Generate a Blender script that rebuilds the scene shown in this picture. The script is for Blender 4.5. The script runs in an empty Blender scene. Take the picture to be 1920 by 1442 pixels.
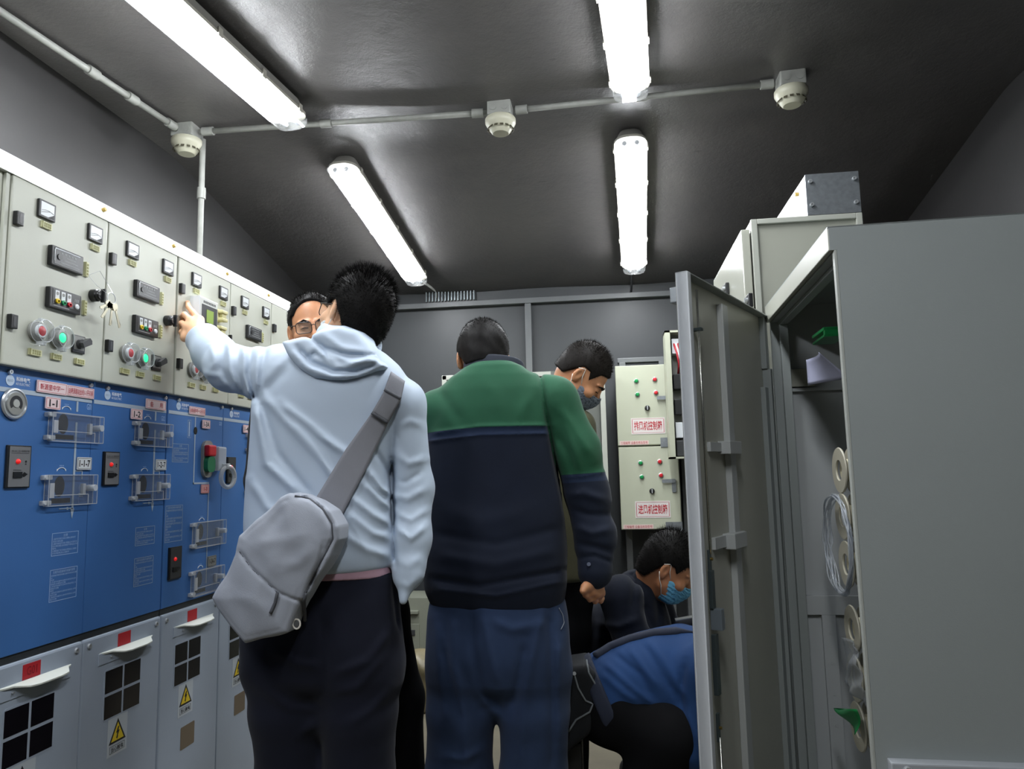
import bpy, bmesh, math, random
import numpy as np
from mathutils import Vector, Matrix
random.seed(7); RNG = np.random.default_rng(7)
SC = bpy.context.scene; COL = SC.collection
# ---------------------------------------------------------------- camera, light, exposure
FPX, CAMH = 1390.0, 1.25
def cam_axes(yaw=7.35, pitch=6.9, roll=1.26):
    a, p, r = (math.radians(v) for v in (yaw, pitch, roll))
    f = Vector((-math.sin(a)*math.cos(p), math.cos(a)*math.cos(p), math.sin(p)))
    rt = Vector((math.cos(a), math.sin(a), 0)); up = rt.cross(f)
    return rt*math.cos(r)-up*math.sin(r), up*math.cos(r)+rt*math.sin(r), f
CR, CU, CF = cam_axes()
cd = bpy.data.cameras.new('camera'); cam = bpy.data.objects.new('camera', cd); COL.objects.link(cam)
cd.sensor_width = 36; cd.lens = FPX/1920*36; cd.clip_start = .05
cam.matrix_world = Matrix(((CR.x, CU.x, -CF.x, 0), (CR.y, CU.y, -CF.y, 0), (CR.z, CU.z, -CF.z, CAMH), (0, 0, 0, 1)))
SC.camera = cam
w = bpy.data.worlds.new('world'); SC.world = w; w.use_nodes = True
w.node_tree.nodes['Background'].inputs[0].default_value = (.8, .85, .9, 1)
w.node_tree.nodes['Background'].inputs[1].default_value = .03
SC.view_settings.view_transform = 'Standard'; SC.view_settings.look = 'None'
SC.view_settings.gamma = 1; SC.view_settings.use_curve_mapping = False
SC.view_settings.exposure = 0.85
LAMP_POWER = 42.0                       # emission strength of the tube diffusers
SC.cycles.max_bounces = 8; SC.cycles.diffuse_bounces = 4; SC.cycles.transparent_max_bounces = 16
SC.cycles.sample_clamp_indirect = 4; SC.cycles.caustics_reflective = False; SC.cycles.caustics_refractive = False

def ray(px, py): return CF + CR*((px-960)/FPX) + CU*((721-py)/FPX)
def atx(px, py, X): d = ray(px, py); t = X/d.x; return d*t + Vector((0, 0, CAMH))
def aty(px, py, Y): d = ray(px, py); t = Y/d.y; return d*t + Vector((0, 0, CAMH))
def atz(px, py, Z): d = ray(px, py); t = (Z-CAMH)/d.z; return d*t + Vector((0, 0, CAMH))
# ---------------------------------------------------------------- materials
def srgb(h):
    if isinstance(h, str):
        h = h.lstrip('#'); c = [int(h[i:i+2], 16)/255 for i in (0, 2, 4)]
    else: c = [v/255 for v in h]
    return tuple(v/12.92 if v <= .04045 else ((v+.055)/1.055)**2.4 for v in c) + (1,)
MATS = {}
def mat(name, col, rough=.5, metal=0, noise=0, nscale=8, bump=0, bscale=60, spec=.5, emit=0, trans=0, coat=0):
    if name in MATS: return MATS[name]
    m = bpy.data.materials.new(name); m.use_nodes = True; nt = m.node_tree; N = nt.nodes; L = nt.links
    b = N['Principled BSDF']; c = srgb(col)
    b.inputs['Base Color'].default_value = c; b.inputs['Roughness'].default_value = rough
    b.inputs['Metallic'].default_value = metal; b.inputs['Specular IOR Level'].default_value = spec
    b.inputs['Coat Weight'].default_value = coat
    tc = N.new('ShaderNodeTexCoord')
    if noise:
        n = N.new('ShaderNodeTexNoise'); n.inputs['Scale'].default_value = nscale; n.inputs['Detail'].default_value = 6
        L.new(tc.outputs['Object'], n.inputs['Vector'])
        r = N.new('ShaderNodeMapRange'); r.inputs['From Min'].default_value = .3; r.inputs['From Max'].default_value = .7
        r.inputs['To Min'].default_value = 1-noise; r.inputs['To Max'].default_value = 1+noise
        L.new(n.outputs['Fac'], r.inputs['Value'])
        mx = N.new('ShaderNodeVectorMath'); mx.operation = 'SCALE'; mx.inputs[0].default_value = c[:3]
        L.new(r.outputs['Result'], mx.inputs['Scale']); L.new(mx.outputs['Vector'], b.inputs['Base Color'])
    if bump:
        n = N.new('ShaderNodeTexNoise'); n.inputs['Scale'].default_value = bscale; n.inputs['Detail'].default_value = 4
        L.new(tc.outputs['Object'], n.inputs['Vector'])
        bp = N.new('ShaderNodeBump'); bp.inputs['Strength'].default_value = bump; bp.inputs['Distance'].default_value = .002
        L.new(n.outputs['Fac'], bp.inputs['Height']); L.new(bp.outputs['Normal'], b.inputs['Normal'])
    if emit:
        b.inputs['Emission Color'].default_value = c; b.inputs['Emission Strength'].default_value = emit
    if trans:
        b.inputs['Transmission Weight'].default_value = trans; b.inputs['IOR'].default_value = 1.45
    MATS[name] = m; return m
def clear_mat(name, tint, gloss=.1, milk=.05, rough=.08):
    if name in MATS: return MATS[name]
    m = bpy.data.materials.new(name); m.use_nodes = True; N = m.node_tree.nodes; L = m.node_tree.links
    out = N['Material Output']; N.remove(N['Principled BSDF'])
    t = N.new('ShaderNodeBsdfTransparent'); t.inputs[0].default_value = srgb(tint)
    g = N.new('ShaderNodeBsdfGlossy'); g.inputs['Roughness'].default_value = rough
    d = N.new('ShaderNodeBsdfDiffuse'); d.inputs[0].default_value = (.8, .82, .83, 1)
    fr = N.new('ShaderNodeFresnel'); fr.inputs[0].default_value = 1.4
    ad = N.new('ShaderNodeMath'); ad.operation = 'ADD'; ad.inputs[1].default_value = gloss; ad.use_clamp = True
    ml = N.new('ShaderNodeMath'); ml.operation = 'MULTIPLY'; ml.inputs[1].default_value = .3; L.new(fr.outputs[0], ml.inputs[0]); L.new(ml.outputs[0], ad.inputs[0])
    m1 = N.new('ShaderNodeMixShader'); m1.inputs[0].default_value = milk; L.new(t.outputs[0], m1.inputs[1]); L.new(d.outputs[0], m1.inputs[2])
    m2 = N.new('ShaderNodeMixShader'); L.new(ad.outputs[0], m2.inputs[0]); L.new(m1.outputs[0], m2.inputs[1]); L.new(g.outputs[0], m2.inputs[2])
    L.new(m2.outputs[0], out.inputs['Surface']); MATS[name] = m; return m
def emit_mat(name, col, s):
    if name in MATS: return MATS[name]
    m = bpy.data.materials.new(name); m.use_nodes = True; N = m.node_tree.nodes
    b = N['Principled BSDF']; b.inputs['Base Color'].default_value = srgb(col)
    b.inputs['Emission Color'].default_value = srgb(col); b.inputs['Emission Strength'].default_value = s
    MATS[name] = m; return m
# ---------------------------------------------------------------- object helpers
def tag(o, label=None, cat=None, group=None, kind=None):
    if label: o['label'] = label
    if cat: o['category'] = cat
    if group: o['group'] = group
    if kind: o['kind'] = kind
    return o
def empty(name, loc=(0, 0, 0), label=None, cat=None, group=None):
    o = bpy.data.objects.new(name, None); COL.objects.link(o); o.location = loc; o.empty_display_size = .05
    return tag(o, label, cat, group)
def world_of(o):
    return o.location.copy() if o.parent is None else world_of(o.parent)+o.matrix_parent_inverse.translation+o.location
def link_mesh(name, me, parent=None):
    o = bpy.data.objects.new(name, me); COL.objects.link(o)
    if parent is not None:
        o.parent = parent; o.matrix_parent_inverse = Matrix.Translation(-world_of(parent))   # geometry is written in world space
    return o
def frame(o, u, v):
    """matrix taking local (u, v, w) to world, w = u x v"""
    u = Vector(u).normalized(); v = Vector(v); w_ = u.cross(v).normalized(); v = w_.cross(u)
    o = Vector(o)
    return Matrix(((u.x, v.x, w_.x, o.x), (u.y, v.y, w_.y, o.y), (u.z, v.z, w_.z, o.z), (0, 0, 0, 1)))
I4 = Matrix.Identity(4)
class MB:
    def __init__(s, T=I4): s.bm = bmesh.new(); s.T = T; s.mi = 0
    def _add(s, verts, M):
        bmesh.ops.transform(s.bm, matrix=s.T @ M, verts=verts)
    def box(s, x0, x1, y0, y1, z0, z1, bev=0, M=I4):
        r = bmesh.ops.create_cube(s.bm, size=1); vs = r['verts']
        for v in vs:
            v.co = Vector(((x0+x1)/2+v.co.x*(x1-x0), (y0+y1)/2+v.co.y*(y1-y0), (z0+z1)/2+v.co.z*(z1-z0)))
        fs = set(f for v in vs for f in v.link_faces)
        if bev:
            es = set(e for v in vs for e in v.link_edges)
            rb = bmesh.ops.bevel(s.bm, geom=list(es), offset=bev, segments=2, affect='EDGES', profile=.6)
            fs = set(rb['faces']) | set(f for f in fs if f.is_valid)
            vs = list(set(v for f in fs for v in f.verts))
            fs = set(f for v in vs for f in v.link_faces)
        for f in fs: f.material_index = s.mi
        s._add(vs, M); return s
    def cyl(s, p0, p1, r0, r1=None, n=20, cap=True, M=I4):
        p0, p1 = Vector(p0), Vector(p1); r1 = r0 if r1 is None else r1; d = p1-p0
        q = d.to_track_quat('Z', 'Y').to_matrix().to_4x4()
        r = bmesh.ops.create_cone(s.bm, cap_ends=cap, segments=n, radius1=r0, radius2=r1, depth=d.length)
        for f in set(f for v in r['verts'] for f in v.link_faces): f.material_index = s.mi
        s._add(r['verts'], M @ Matrix.Translation((p0+p1)/2) @ q); return s
    def lathe(s, prof, o=(0, 0, 0), ax=(0, 0, 1), n=24, M=I4, close=False):
        q = Vector(ax).to_track_quat('Z', 'Y').to_matrix().to_4x4(); MM = s.T @ M @ Matrix.Translation(o) @ q
        rings = []
        for r, z in prof:
            if r < 1e-6: rings.append([s.bm.verts.new(MM @ Vector((0, 0, z)))])
            else: rings.append([s.bm.verts.new(MM @ Vector((r*math.cos(2*math.pi*k/n), r*math.sin(2*math.pi*k/n), z))) for k in range(n)])
        if close: rings.append(rings[0])
        for a, b in zip(rings, rings[1:]):
            for k in range(n):
                k2 = (k+1) % n
                vs = [a[k % len(a)], a[k2 % len(a)], b[k2 % len(b)], b[k % len(b)]]
                u = []
                for v in vs:
                    if v not in u: u.append(v)
                if len(u) > 2:
                    try: f = s.bm.faces.new(u); f.material_index = s.mi
                    except ValueError: pass
        return s
    def tube(s, pts, r, n=8, M=I4, closed=False, rs=None):
        P = [Vector(p) for p in pts]; MM = s.T @ M; rings = []; N = len(P); nrm = None
        for i in range(N):
            a = P[(i-1) % N] if (closed or i > 0) else P[i]; b = P[(i+1) % N] if (closed or i < N-1) else P[i]
            t = (b-a).normalized()
            if nrm is None: nrm = t.orthogonal().normalized()
            else:
                nrm = nrm - t*nrm.dot(t); nrm = nrm.normalized() if nrm.length > 1e-6 else t.orthogonal().normalized()
            bn = t.cross(nrm); rr = rs[i] if rs else r
            rings.append([s.bm.verts.new(MM @ (P[i]+nrm*(rr*math.cos(2*math.pi*k/n))+bn*(rr*math.sin(2*math.pi*k/n)))) for k in range(n)])
        if closed: rings.append(rings[0])
        for a, b in zip(rings, rings[1:]):
            for k in range(n):
                f = s.bm.faces.new([a[k], a[(k+1) % n], b[(k+1) % n], b[k]]); f.material_index = s.mi
        if not closed:
            for rg in (rings[0], rings[-1]):
                f = s.bm.faces.new(rg); f.material_index = s.mi
        return s
    def prism(s, poly, w0, w1, M=I4):
        """2-D polygon in (u, v), extruded from w0 to w1"""
        MM = s.T @ M
        a = [s.bm.verts.new(MM @ Vector((p[0], p[1], w0))) for p in poly]
        b = [s.bm.verts.new(MM @ Vector((p[0], p[1], w1))) for p in poly]
        n = len(poly); fs = [s.bm.faces.new(a), s.bm.faces.new(b)]
        for k in range(n): fs.append(s.bm.faces.new([a[k], a[(k+1) % n], b[(k+1) % n], b[k]]))
        for f in fs: f.material_index = s.mi
        return s
    def grid(s, fn, nu, nv, thick=None):
        """surface fn(a, b) with a, b in 0..1 -> world point"""
        V = [[s.bm.verts.new(s.T @ Vector(fn(i/nu, j/nv))) for j in range(nv+1)] for i in range(nu+1)]
        for i in range(nu):
            for j in range(nv):
                f = s.bm.faces.new([V[i][j], V[i+1][j], V[i+1][j+1], V[i][j+1]]); f.material_index = s.mi
        return s
    def build(s, name, m, parent=None, smooth=False, label=None, cat=None, group=None, kind=None, solid=0, auto=None):
        bmesh.ops.recalc_face_normals(s.bm, faces=s.bm.faces[:])
        if parent is None:                                    # put the origin at the thing's base centre
            lo = Vector([min(v.co[i] for v in s.bm.verts) for i in range(3)]); hi = Vector([max(v.co[i] for v in s.bm.verts) for i in range(3)])
            org = Vector(((lo.x+hi.x)/2, (lo.y+hi.y)/2, lo.z)); bmesh.ops.translate(s.bm, vec=-org, verts=s.bm.verts[:])
        me = bpy.data.meshes.new(name); s.bm.to_mesh(me); s.bm.free()
        for mm in (m if isinstance(m, (list, tuple)) else [m]): me.materials.append(mm)
        if smooth: me.shade_smooth()
        if auto: me.shade_smooth(); me.set_sharp_from_angle(angle=math.radians(auto))
        o = link_mesh(name, me, parent)
        if parent is None: o.location = org
        if solid:
            md = o.modifiers.new('solid', 'SOLIDIFY'); md.thickness = solid; md.offset = 0
        return tag(o, label, cat, group, kind)
def rect(u0, u1, v0, v1): return [(u0, v0), (u1, v0), (u1, v1), (u0, v1)]
def rrect(u0, u1, v0, v1, r, n=4):
    P = []
    for cx, cy, a0 in ((u1-r, v1-r, 0), (u0+r, v1-r, 90), (u0+r, v0+r, 180), (u1-r, v0+r, 270)):
        for k in range(n+1):
            a = math.radians(a0+90*k/n); P.append((cx+r*math.cos(a), cy+r*math.sin(a)))
    return P
def text_obj(T, lines, u0, u1, v0, v1, w_, m, parent, name='lettering', align='CENTER', lift=.0006, lead=1.15, shear=0, stretch=True, bold=0):
    """lettering fitted into the rectangle u0..u1, v0..v1 of frame T, standing w_ off the frame"""
    cu = bpy.data.curves.new(name, 'FONT'); cu.body = lines; cu.align_x = align; cu.resolution_u = 2; cu.space_line = lead; cu.offset = bold
    tmp = bpy.data.objects.new('t', cu); COL.objects.link(tmp); bpy.context.view_layer.update()
    me = bpy.data.meshes.new_from_object(tmp.evaluated_get(bpy.context.evaluated_depsgraph_get()))
    bpy.data.objects.remove(tmp); bpy.data.curves.remove(cu)
    if not me.vertices: return None
    n = len(me.vertices); co = np.empty(n*3, 'f'); me.vertices.foreach_get('co', co); co = co.reshape(-1, 3)
    lo, hi = co.min(0), co.max(0); sx = (u1-u0)/max(1e-6, hi[0]-lo[0]); sy = (v1-v0)/max(1e-6, hi[1]-lo[1])
    if not stretch: sx = sy = min(sx, sy)
    if sx > sy*1.12 and align == 'CENTER': u0 = (u0+u1)/2-(hi[0]-lo[0])*sy*.56; sx = sy*1.12
    co[:, 0] = (co[:, 0]-lo[0])*sx + u0; co[:, 1] = (co[:, 1]-lo[1])*sy + v0; co[:, 2] = w_+lift
    A = np.array(T)[:3, :3]; b = np.array(T)[:3, 3]; co = co @ A.T + b
    me.vertices.foreach_set('co', co.astype('f').ravel()); me.materials.clear(); me.materials.append(m); me.name = name
    return link_mesh(name, me, parent)
# ================================================================ THE ROOM
XL, XR, YB, YN = -2.06, 1.72, 4.95, -2.4
ZC, YF, SL = 2.83, 3.22, .185           # flat ceiling up to the fold, then it drops towards the back wall
def zc(y): return ZC if y < YF else ZC-SL*(y-YF)
def atceil(px, py, drop=0.0):
    p = atz(px, py, ZC-drop)
    if p.y <= YF: return p
    d = ray(px, py); t = (ZC-drop+SL*YF-CAMH)/(d.z+SL*d.y); return d*t+Vector((0, 0, CAMH))
def ceiling_mat():
    m = bpy.data.materials.new('dark grey painted sheet'); m.use_nodes = True; N = m.node_tree.nodes; L = m.node_tree.links
    b = N['Principled BSDF']; tc = N.new('ShaderNodeTexCoord')
    n1 = N.new('ShaderNodeTexNoise'); n1.inputs['Scale'].default_value = 2.2; n1.inputs['Detail'].default_value = 8; n1.inputs['Roughness'].default_value = .8
    n2 = N.new('ShaderNodeTexNoise'); n2.inputs['Scale'].default_value = 26; n2.inputs['Detail'].default_value = 4
    L.new(tc.outputs['Object'], n1.inputs['Vector']); L.new(tc.outputs['Object'], n2.inputs['Vector'])
    r = N.new('ShaderNodeValToRGB'); e = r.color_ramp.elements
    e[0].position = .3; e[0].color = srgb('#4a4848'); e[1].position = .72; e[1].color = srgb('#5c5957')
    L.new(n1.outputs['Fac'], r.inputs['Fac'])
    # scuffs: sparse short dark marks
    v = N.new('ShaderNodeTexNoise'); v.inputs['Scale'].default_value = 9; v.inputs['Detail'].default_value = 3
    mp = N.new('ShaderNodeMapping'); mp.inputs['Scale'].default_value = (1, 3.2, 1); mp.inputs['Rotation'].default_value = (0, 0, .5)
    L.new(tc.outputs['Object'], mp.inputs['Vector']); L.new(mp.outputs['Vector'], v.inputs['Vector'])
    rr = N.new('ShaderNodeValToRGB'); rr.color_ramp.elements[0].position = .70; rr.color_ramp.elements[0].color = (1, 1, 1, 1)
    rr.color_ramp.elements[1].position = .76; rr.color_ramp.elements[1].color = (.6, .6, .6, 1); L.new(v.outputs['Fac'], rr.inputs['Fac'])
    mx = N.new('ShaderNodeMix'); mx.data_type = 'RGBA'; mx.blend_type = 'MULTIPLY'; mx.inputs[0].default_value = 1
    L.new(r.outputs['Color'], mx.inputs[6]); L.new(rr.outputs['Color'], mx.inputs[7]); L.new(mx.outputs[2], b.inputs['Base Color'])
    b.inputs['Roughness'].default_value = .42; b.inputs['Specular IOR Level'].default_value = .8
    mr = N.new('ShaderNodeMapRange'); mr.inputs['To Min'].default_value = .30; mr.inputs['To Max'].default_value = .44
    L.new(n1.outputs['Fac'], mr.inputs['Value']); L.new(mr.outputs['Result'], b.inputs['Roughness'])
    bp = N.new('ShaderNodeBump'); bp.inputs['Strength'].default_value = .25; bp.inputs['Distance'].default_value = .03
    L.new(n1.outputs['Fac'], bp.inputs['Height'])
    bp2 = N.new('ShaderNodeBump'); bp2.inputs['Strength'].default_value = .12; bp2.inputs['Distance'].default_value = .004
    L.new(n2.outputs['Fac'], bp2.inputs['Height']); L.new(bp.outputs['Normal'], bp2.inputs['Normal']); L.new(bp2.outputs['Normal'], b.inputs['Normal'])
    return m
M_CEIL = ceiling_mat()
M_SIDE = mat('shade-toned side wall paint', '#282727', .45, noise=.1, nscale=2.5, bump=.2, bscale=30)  # unlit look of the side walls is put into this darker colour
M_WALL = mat('grey wall paint', '#3b3e40', .42, noise=.06, nscale=3, bump=.15, bscale=40)
M_FLOOR = mat('dusty floor', '#6b6555', .7, noise=.15, nscale=6, bump=.2)
M_RAIL = mat('grey rail paint', '#66696a', .4, noise=.05)
# ceiling as a gently buckled sheet
def ceil_pt(a, b):
    x = XL+(XR-XL)*a; y = YN+(YB-YN)*b
    s = .012*math.sin(2.1*x+1.3)*math.sin(1.9*y+.4)+.005*math.sin(5.2*x+.7*y)
    k = .05; z = ZC-SL*(math.sqrt((y-YF)**2+k*k)+(y-YF))/2
    e = min(1, (x-XL)/.25, (XR-x)/.25)
    return (x, y, z+s*max(0, e))
MB().grid(ceil_pt, 90, 150).build('ceiling', M_CEIL, kind='structure', smooth=True)
MB().box(XL-.1, XR+.1, YN-.1, YB+.1, -.1, 0).build('floor', M_FLOOR, kind='structure')
MB().box(XL-.08, XL, YN, YB, 0, ZC+.15).build('wall_left', M_SIDE, kind='structure')
MB().box(XR, XR+.08, YN, YB, 0, ZC+.15).build('wall_right', M_SIDE, kind='structure')
MB().box(XL-.08, XR+.08, YB, YB+.08, 0, ZC+.15).build('wall_back', M_WALL, kind='structure')
MB().box(XL-.08, XR+.08, YN-.08, YN, 0, ZC+.15).build('wall_front', M_WALL, kind='structure')
# rails welded on the back wall
ra, rb = aty(745, 574, YB-.03), aty(1330, 550, YB-.03)
zr = (ra.z+rb.z)/2
MB().box(XL+.02, XR-.02, YB-.05, YB, zr-.018, zr+.018, .003).build('trim_1', M_RAIL, kind='structure')
xp = aty(991, 620, YB-.03).x
MB().box(xp-.021, xp+.021, YB-.045, YB, .9, zr-.018, .003).build('trim_2', M_RAIL, kind='structure')
# louvred vent strip above the rail
T = frame((0, YB, 0), (1, 0, 0), (0, 0, 1))
v0, v1 = aty(797, 568, YB-.02), aty(892, 545, YB-.02)
M_GALV = mat('galvanised steel', '#8f989b', .35, metal=.8, noise=.1, nscale=40)
M_BLACK = mat('black plastic', '#17181a', .35)
vr = empty('wall_vent', ((v0.x+v1.x)/2, YB, v0.z), 'small ribbed metal vent strip on the back wall above the rail', 'vent')
mb = MB(T); mb.box(v0.x, v1.x, v0.z, v1.z+.02, .001, .012); mb.build('backing', M_BLACK, vr)
mb = MB(T)
for k in range(16):
    x = v0.x+(v1.x-v0.x)*(k+.5)/16; mb.box(x-.005, x+.003, v0.z+.004, v1.z+.016, .012, .03, .002)
mb.build('fin', M_GALV, vr)
# ---------------------------------------------------------------- lamps
M_LBASE = mat('lamp housing grey', '#7d7b76', .5)
M_TUBE = emit_mat('tube light', '#fbfdff', LAMP_POWER)
M_LCLEAR = clear_mat('clear lamp cover', '#f4f6f8', .08, .10)
M_CLIP = mat('lamp clip', '#9c998f', .4)
M_SOCK = mat('lamp socket', '#b9bcc0', .4)
def lamp(P0, P1, label):
    P0, P1 = Vector(P0), Vector(P1); c = (P0+P1)/2; t = (P1-P0).normalized()
    s = Vector((0, 0, -1)).cross(t).normalized(); n = t.cross(s)      # n points down
    if n.z > 0: n = -n; s = -s
    Lh = (P1-P0).length/2
    T = Matrix(((s.x, t.x, n.x, c.x), (s.y, t.y, n.y, c.y), (s.z, t.z, n.z, c.z), (0, 0, 0, 1)))
    r = empty('ceiling_lamp', c, label, 'lamp', 'twin-tube strip lamps on the ceiling')
    def loft(y0, y1, prof, capround=0):
        mb = MB(T); return mb
    # housing: tapered tray with rounded ends
    def tray(w0, w1, z0, z1, l0, l1):
        mb = MB(T); a = rrect(-w0, w0, -l0, l0, w0*.8, 6); b = rrect(-w1, w1, -l1, l1, w1*.8, 6)
        A = [mb.bm.verts.new(T @ Vector((x, y, z0))) for x, y in a]; B = [mb.bm.verts.new(T @ Vector((x, y, z1))) for x, y in b]
        mb.bm.faces.new(A); mb.bm.faces.new(B)
        for k in range(len(A)): mb.bm.faces.new([A[k], A[(k+1) % len(A)], B[(k+1) % len(A)], B[k]])
        return mb
    tray(.052, .072, .0, .052, Lh-.03, Lh).build('housing', M_LBASE, r, auto=40)
    tray(.076, .076, .052, .064, Lh+.003, Lh+.003).build('rim', M_CLIP, r, auto=40)
    def bowl(l, zz=.064, w_=.064, h=.042, name='diffuser', m=M_TUBE, yc=0):
        mb = MB(T); prof = [(-w_, zz), (-w_, zz+h*.45), (-w_*.86, zz+h*.78), (-w_*.5, zz+h*.97), (0, zz+h), (w_*.5, zz+h*.97), (w_*.86, zz+h*.78), (w_, zz+h*.45), (w_, zz)]
        ys = [yc-l, yc-l+.012, yc+l-.012, yc+l]; ks = [.8, 1, 1, .8]; rg = []
        for y, k in zip(ys, ks): rg.append([mb.bm.verts.new(T @ Vector((x*k, y, zz+(z-zz)*k))) for x, z in prof])
        for a, b in zip(rg, rg[1:]):
            for i in range(len(prof)-1): mb.bm.faces.new([a[i], a[i+1], b[i+1], b[i]])
        mb.bm.faces.new(rg[0]); mb.bm.faces.new(rg[-1])
        return mb.build(name, m, r, auto=50)
    bowl(Lh-.07)
    bowl(Lh-.004, .0645, .068, .046, 'cover', M_LCLEAR)
    for sg in (-1, 1):
        for x in (-.028, .028):
            MB(T).cyl((x, sg*(Lh-.05), .083), (x, sg*(Lh-.018), .083), .011, n=12).build('tube_socket', M_SOCK, r)
    for k in range(5):
        y = -Lh+.09+(2*Lh-.18)*k/4
        for sg in (-1, 1):
            MB(T).box(sg*.078-.003, sg*.078+.003, y-.012, y+.012, .04, .074).build('clip', M_CLIP, r)
    return r
def lamp_px(p0, p1, label, L0=None):
    a, b = atceil(*p0, .075), atceil(*p1, .075)
    if L0: a = b+(a-b).normalized()*L0
    off = Vector((0, 0, .072)); print('LAMP', label[:30], [round(v, 2) for v in a], [round(v, 2) for v in b], round((a-b).length, 2))
    return lamp(a+off, b+off, label)
lamp_px((638, 312), (784, 530), 'lit strip lamp slanting above the dark-haired heads, far left of the ceiling')
lamp_px((1182, 262), (1189, 508), 'lit strip lamp on the sloping ceiling right above the masked man, farther right lamp')
lamp_px((290, 0), (552, 232), 'largest lit strip lamp, upper left, ending near the left smoke detector', 1.27)
lamp_px((1168, 20), (1183, 178), 'lit strip lamp cut by the top edge, crossing the ceiling conduit', 1.27)
for x, l in ((-1.40, 'left unseen strip lamp added behind the camera to light camera-facing sides'), (.06, 'right unseen strip lamp added behind the camera to light camera-facing sides')):
    for y in (-.45,): lamp((x, y, ZC-.003), (x, y+1.27, ZC-.003), l)  # pair added out of view to light the sides facing the camera
# ---------------------------------------------------------------- conduit and detectors
M_PIPE = mat('painted conduit', '#8f908b', .45, noise=.08, nscale=30)
M_DET = mat('detector plastic', '#b5b3a0', .4)
M_DETD = mat('detector slot', '#4a4636', .6)
D = [atz(351, 250, ZC-.03), atz(938, 210, ZC-.03), atz(1482, 155, ZC-.03)]
print('DET', D)
def detector(p, label):
    r = empty('smoke_detector', p, label, 'smoke detector', 'smoke detectors on the ceiling conduit')
    z = zc(p.y)
    mb = MB(); mb.box(p.x-.05, p.x+.05, p.y-.05, p.y+.05, z-.06, z+.01, .006)
    for a in (-.025, .025): mb.cyl((p.x+a, p.y-.052, z-.03), (p.x+a, p.y-.048, z-.03), .014)
    mb.build('junction_box', M_PIPE, r)
    zz = z-.06
    MB().lathe([(0, 0), (.062, 0), (.066, -.006), (.066, -.022), (.062, -.030), (.048, -.052), (.040, -.064), (.034, -.069), (0, -.071)], (p.x, p.y, zz), n=32).build('detector_head', M_DET, r, auto=35)
    mb = MB()
    for k in range(14):
        a = 2*math.pi*k/14
        Mx = Matrix.Translation((p.x, p.y, zz-.046)) @ Matrix.Rotation(a, 4, 'Z') @ Matrix.Translation((.0525, 0, 0)) @ Matrix.Rotation(math.radians(-32), 4, 'Y')
        mb.box(-.0015, .0015, -.007, .007, -.009, .009, M=Mx)
    mb.build('slot', M_DETD, r)
for p, l in zip(D, ('cream round smoke detector in the left corner where the conduits meet', 'cream round smoke detector in the middle of the ceiling conduit', 'cream round smoke detector at the right end of the ceiling conduit')): detector(p, l)
def pipe(name, pts, label, rad=.013, m=M_PIPE, cat='conduit', clips=()):
    r = empty(name, pts[0], label, cat)
    MB().tube(pts, rad, 12).build('pipe', m, r, smooth=True)
    for i, f in clips:
        a, b = Vector(pts[i]), Vector(pts[i+1]); q = a.lerp(b, f); d = (b-a).normalized()
        MB().cyl(q-d*.025, q+d*.025, rad+.006, n=12).build('coupling', m, r, auto=40)
    return r
zt = .028
def cz(p, d=zt): return Vector((p.x, p.y, zc(p.y)-d))
pipe('ceiling_conduit', [cz(atz(-40, -6, ZC-zt)), cz(D[0])+Vector((-.02, -.06, 0))], 'pale conduit running from the top left corner down to the corner detector', clips=((0, .5), (0, .97), (0, .72)))
pipe('ceiling_conduit', [cz(D[0])+Vector((.06, 0, 0)), cz(D[1])-Vector((.06, 0, 0))], 'pale conduit crossing the ceiling between the left and middle detectors', clips=((0, .03), (0, .45), (0, .97)))
pipe('ceiling_conduit', [cz(D[1])+Vector((.06, 0, 0)), cz(D[2])-Vector((.06, 0, 0))], 'pale conduit crossing the ceiling between the middle and right detectors', clips=((0, .03), (0, .5), (0, .97)))
dx = aty(377, 300, D[0].y+.02)
pipe('wall_conduit', [(dx.x, D[0].y+.03, ZC-.05), (dx.x, D[0].y+.03, ZC-.12), (dx.x, D[0].y+.03, 1.3)], 'pale vertical conduit dropping from the corner detector behind the switchgear', clips=((1, .13), (1, .36)))
M_DCAB = mat('dark cable', '#2e2f31', .5)
a, b = atceil(790, 526, .03), aty(818, 546, YB-.02)
pipe('lamp_conduit', [a, b, b+Vector((0, 0, -.05))], 'short grey conduit from the far left lamp to the back wall', .009)
a, b = atceil(1184, 515, .03), aty(1184, 535, YB-.02)
pipe('lamp_cable', [a, b, aty(1183, 551, YB-.02)], 'short dark cable from the far right lamp down to the back rail', .007, M_DCAB, 'cable')
# ================================================================ LEFT BANK OF SWITCHGEAR
def hit(T, px, py, w_=0.0):
    """where the view ray through a pixel meets the local plane w = w_ of frame T -> (u, v)"""
    Ti = T.inverted(); o = Ti @ Vector((0, 0, CAMH)); d = Ti.to_3x3() @ ray(px, py); t = (w_-o.z)/d.z
    q = o+d*t; return q.x, q.y
M_LV = mat('pale grey-green enamel', '#c0c2b5', .38, noise=.015, nscale=6, bump=.06, bscale=300)
M_LVTOP = mat('glare-white enamel strip', '#e2e4dc', .35)  # near-white colour stands in for lamp glare on the slanted trim
M_BLUE = mat('blue enamel', '#3c6ba8', .5, noise=.05, nscale=5, bump=.05, bscale=400)
M_DOOR = mat('pale blue-grey enamel', '#a2adbc', .4, noise=.03, nscale=5, bump=.08, bscale=300)
M_GAP = mat('dark steel strip', '#34383b', .45, noise=.15, nscale=30)
M_WHITE = mat('white print', '#e8ecf0', .5)
M_PALE = mat('pale print', '#a9c3e6', .55)
M_STRIPE = mat('pale stripe', '#a8b6c4', .5)
M_RED = mat('red plastic', '#b81f2a', .35)
M_REDINK = mat('red print', '#b02a35', .5)
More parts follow.
